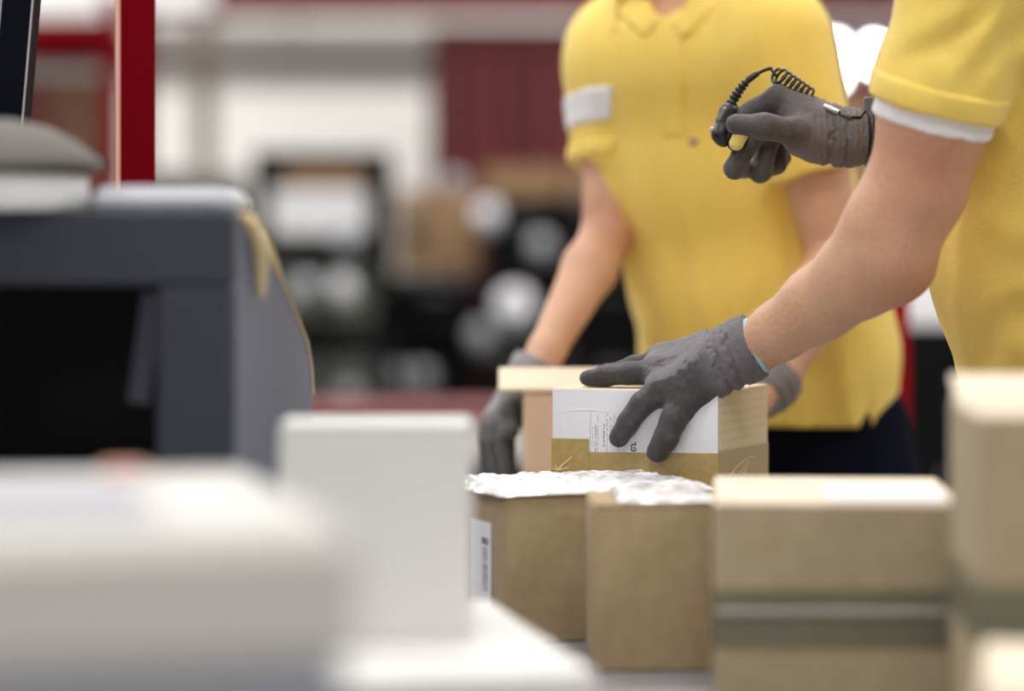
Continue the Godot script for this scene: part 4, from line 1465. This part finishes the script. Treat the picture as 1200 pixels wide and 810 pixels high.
	fi.chain([P(596, 482, 3.21), P(592, 515, 3.19), P(595, 552, 3.18)], [0.015, 0.0130, 0.0115], 0.005)
	fi.chain([P(590, 486, 3.235), P(581, 520, 3.225), P(585, 558, 3.215)], [0.015, 0.0130, 0.0115], 0.005)
	fi.chain([P(583, 488, 3.26), P(571, 520, 3.255), P(575, 552, 3.25)], [0.014, 0.0125, 0.0115], 0.005)
	fi.chain([P(580, 486, 3.285), P(568, 512, 3.285), P(569, 540, 3.28)], [0.013, 0.0115, 0.0105], 0.005)
	fi.chain([P(604, 462, 3.24), P(598, 482, 3.17), P(599, 505, 3.15)], [0.018, 0.0135, 0.0115], 0.008)
	var cdir := (P(638, 416, 3.29) - P(620, 446, 3.28)).normalized()
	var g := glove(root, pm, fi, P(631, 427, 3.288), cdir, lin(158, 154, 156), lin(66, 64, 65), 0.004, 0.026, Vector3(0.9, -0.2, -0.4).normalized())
	g.set_meta("label", "grey work glove against the side of the open carton")
	# left glove inside the open carton
	pm = Field.new()
	pm.cap(P(905, 452, 3.125), P(868, 478, 3.10), 0.026, 0.023, 0.02)
	pm.cap(P(905, 455, 3.14), P(872, 485, 3.13), 0.026, 0.022, 0.02)
	pm.cap(P(900, 456, 3.13), P(925, 430, 3.15), 0.030, 0.033, 0.02)
	fi = Field.new()
	for i in 4:
		fi.chain([P(868 + i * 2, 476 + i * 4, 3.09 + i * 0.02), P(846 + i * 3, 500 + i * 3, 3.07 + i * 0.022), P(838 + i * 4, 530 + i * 2, 3.065 + i * 0.022)], [0.0145, 0.0125, 0.0110], 0.005)
	fi.chain([P(880, 468, 3.09), P(862, 478, 3.05), P(850, 492, 3.03)], [0.017, 0.013, 0.011], 0.008)
	glove(root, pm, fi, P(917, 438, 3.143), (P(925, 430, 3.15) - P(900, 456, 3.13)).normalized(), lin(140, 136, 138), lin(70, 68, 69), 0.004, 0.026)

# ---------------------------------------------------------------- ring scanner
func ring_scanner() -> void:
	var at := P(848, 146, 2.80)
	var t := thing("ring_scanner", "black ring scanner with a yellow trigger and coiled cable on the gloved finger", "scanner", at)
	var H := Field.new()
	H.cap(P(853, 131, 2.796), P(847, 157, 2.796), 0.0105, 0.0125, 0.008)
	H.cap(P(856, 128, 2.808), P(850, 158, 2.81), 0.0095, 0.0110, 0.008)
	H.cap(P(844, 158, 2.79), P(848, 165, 2.79), 0.0085, 0.007, 0.008)
	job(part("housing", null, M.rubber, t), H.ev, [H], 0.0018, at, H.lo, H.hi)
	var b := Basis(Vector3(0, 0, 1), deg_to_rad(32.0))
	part("scan_window", box(0.0055, 0.020, 0.018, 0.002), M.silver, t, Transform3D(b, P(838, 158, 2.798) - at))
	part("top_shell", box(0.008, 0.021, 0.022, 0.003), M.scanner_grey, t, Transform3D(Basis(Vector3(0, 0, 1), deg_to_rad(-28.0)), P(846, 135, 2.796) - at))
	var R := Field.new()
	R.cap(P(869, 156, 2.770), P(863, 168, 2.772), 0.0088, 0.0085, 0.004)
	var tg := part("trigger", null, M.scanner_yellow, t)
	tg.set_meta("label", "yellow trigger button")
	job(tg, R.ev, [R], 0.0014, at, R.lo, R.hi)
	var st := start()
	var ring := []
	for i in 25:
		var an := TAU * i / 24.0
		ring.append(P(864, 162, 2.785) - at + Vector3(cos(an) * 0.0105, sin(an) * 0.0125, 0.010 * sin(an)))
	tube(st, ring, [0.003], 8)
	part("finger_strap", done(st), M.rubber, t)
	# cable boot: ribbed sleeve
	var path := [P(855, 126, 2.80), P(860, 116, 2.80), P(868, 104, 2.80), P(878, 93, 2.80), P(890, 85, 2.80), P(899, 81, 2.80), P(905, 80, 2.80)]
	var cv := Curve3D.new()
	for p in path:
		cv.add_point(p - at)
	var n := 60
	var pts := []
	var rr := []
	for i in n + 1:
		var s := cv.get_baked_length() * i / n
		pts.append(cv.sample_baked(s, true))
		var u := float(i) / n
		var r := lerpf(0.0064, 0.0036, minf(u / 0.72, 1.0)) if u < 0.74 else 0.0022
		if u < 0.55:
			r += 0.0009 * signf(sin(u * 82.0))
		rr.append(r)
	st = start()
	tube(st, pts, rr, 10)
	part("cable_boot", done(st), M.rubber, t)
	# coil
	var c0 := P(908, 86, 2.80) - at
	var c1 := P(947, 113, 2.80) - at
	var ax := (c1 - c0).normalized()
	var e1 := Vector3(0, 0, 1)
	var e2 := ax.cross(e1).normalized()
	pts = [P(903, 80, 2.80) - at]
	var turns := 7.5
	for i in 151:
		var u := i / 150.0
		var an := u * turns * TAU + 1.2
		var rad := 0.0095 * minf(1.0, 0.6 + u * 3.0) * 1.08
		pts.append(c0.lerp(c1, u) + (e2 * cos(an) + (e1 * 0.85 + ax * 0.5) * sin(an)) * rad)
	for q in [[952, 122, 2.795], [962, 123, 2.785], [972, 127, 2.778], [985, 133, 2.772], [998, 137, 2.771], [1008, 137, 2.772], [1014, 130, 2.775]]:
		pts.append(P(q[0], q[1], q[2]) - at)
	st = start()
	tube(st, pts, [0.0018], 8)
	part("coiled_cable", done(st), M.rubber, t)
	st = start()
	tube(st, [P(966, 124, 2.780) - at, P(983, 132, 2.771) - at], [0.0033], 10)
	part("connector", done(st), M.silver, t)
	st = start()
	tube(st, [P(985, 133, 2.771) - at, P(998, 137, 2.769) - at], [0.0026], 10)
	part("strain_relief", done(st), M.scanner_grey, t)
	part("wrist_clip", box(0.012, 0.024, 0.02, 0.003), M.scanner_grey, t, Transform3D(Basis.IDENTITY, P(1018, 125, 2.795) - at))
	st = start()
	ring = []
	for i in 33:
		var an := TAU * i / 32.0
		ring.append(P(1018, 161, 2.80) - at + Vector3(0, cos(an) * 0.032, sin(an) * 0.032))
	tube(st, ring, [0.0038], 8)
	part("wrist_band", done(st), M.rubber, t)
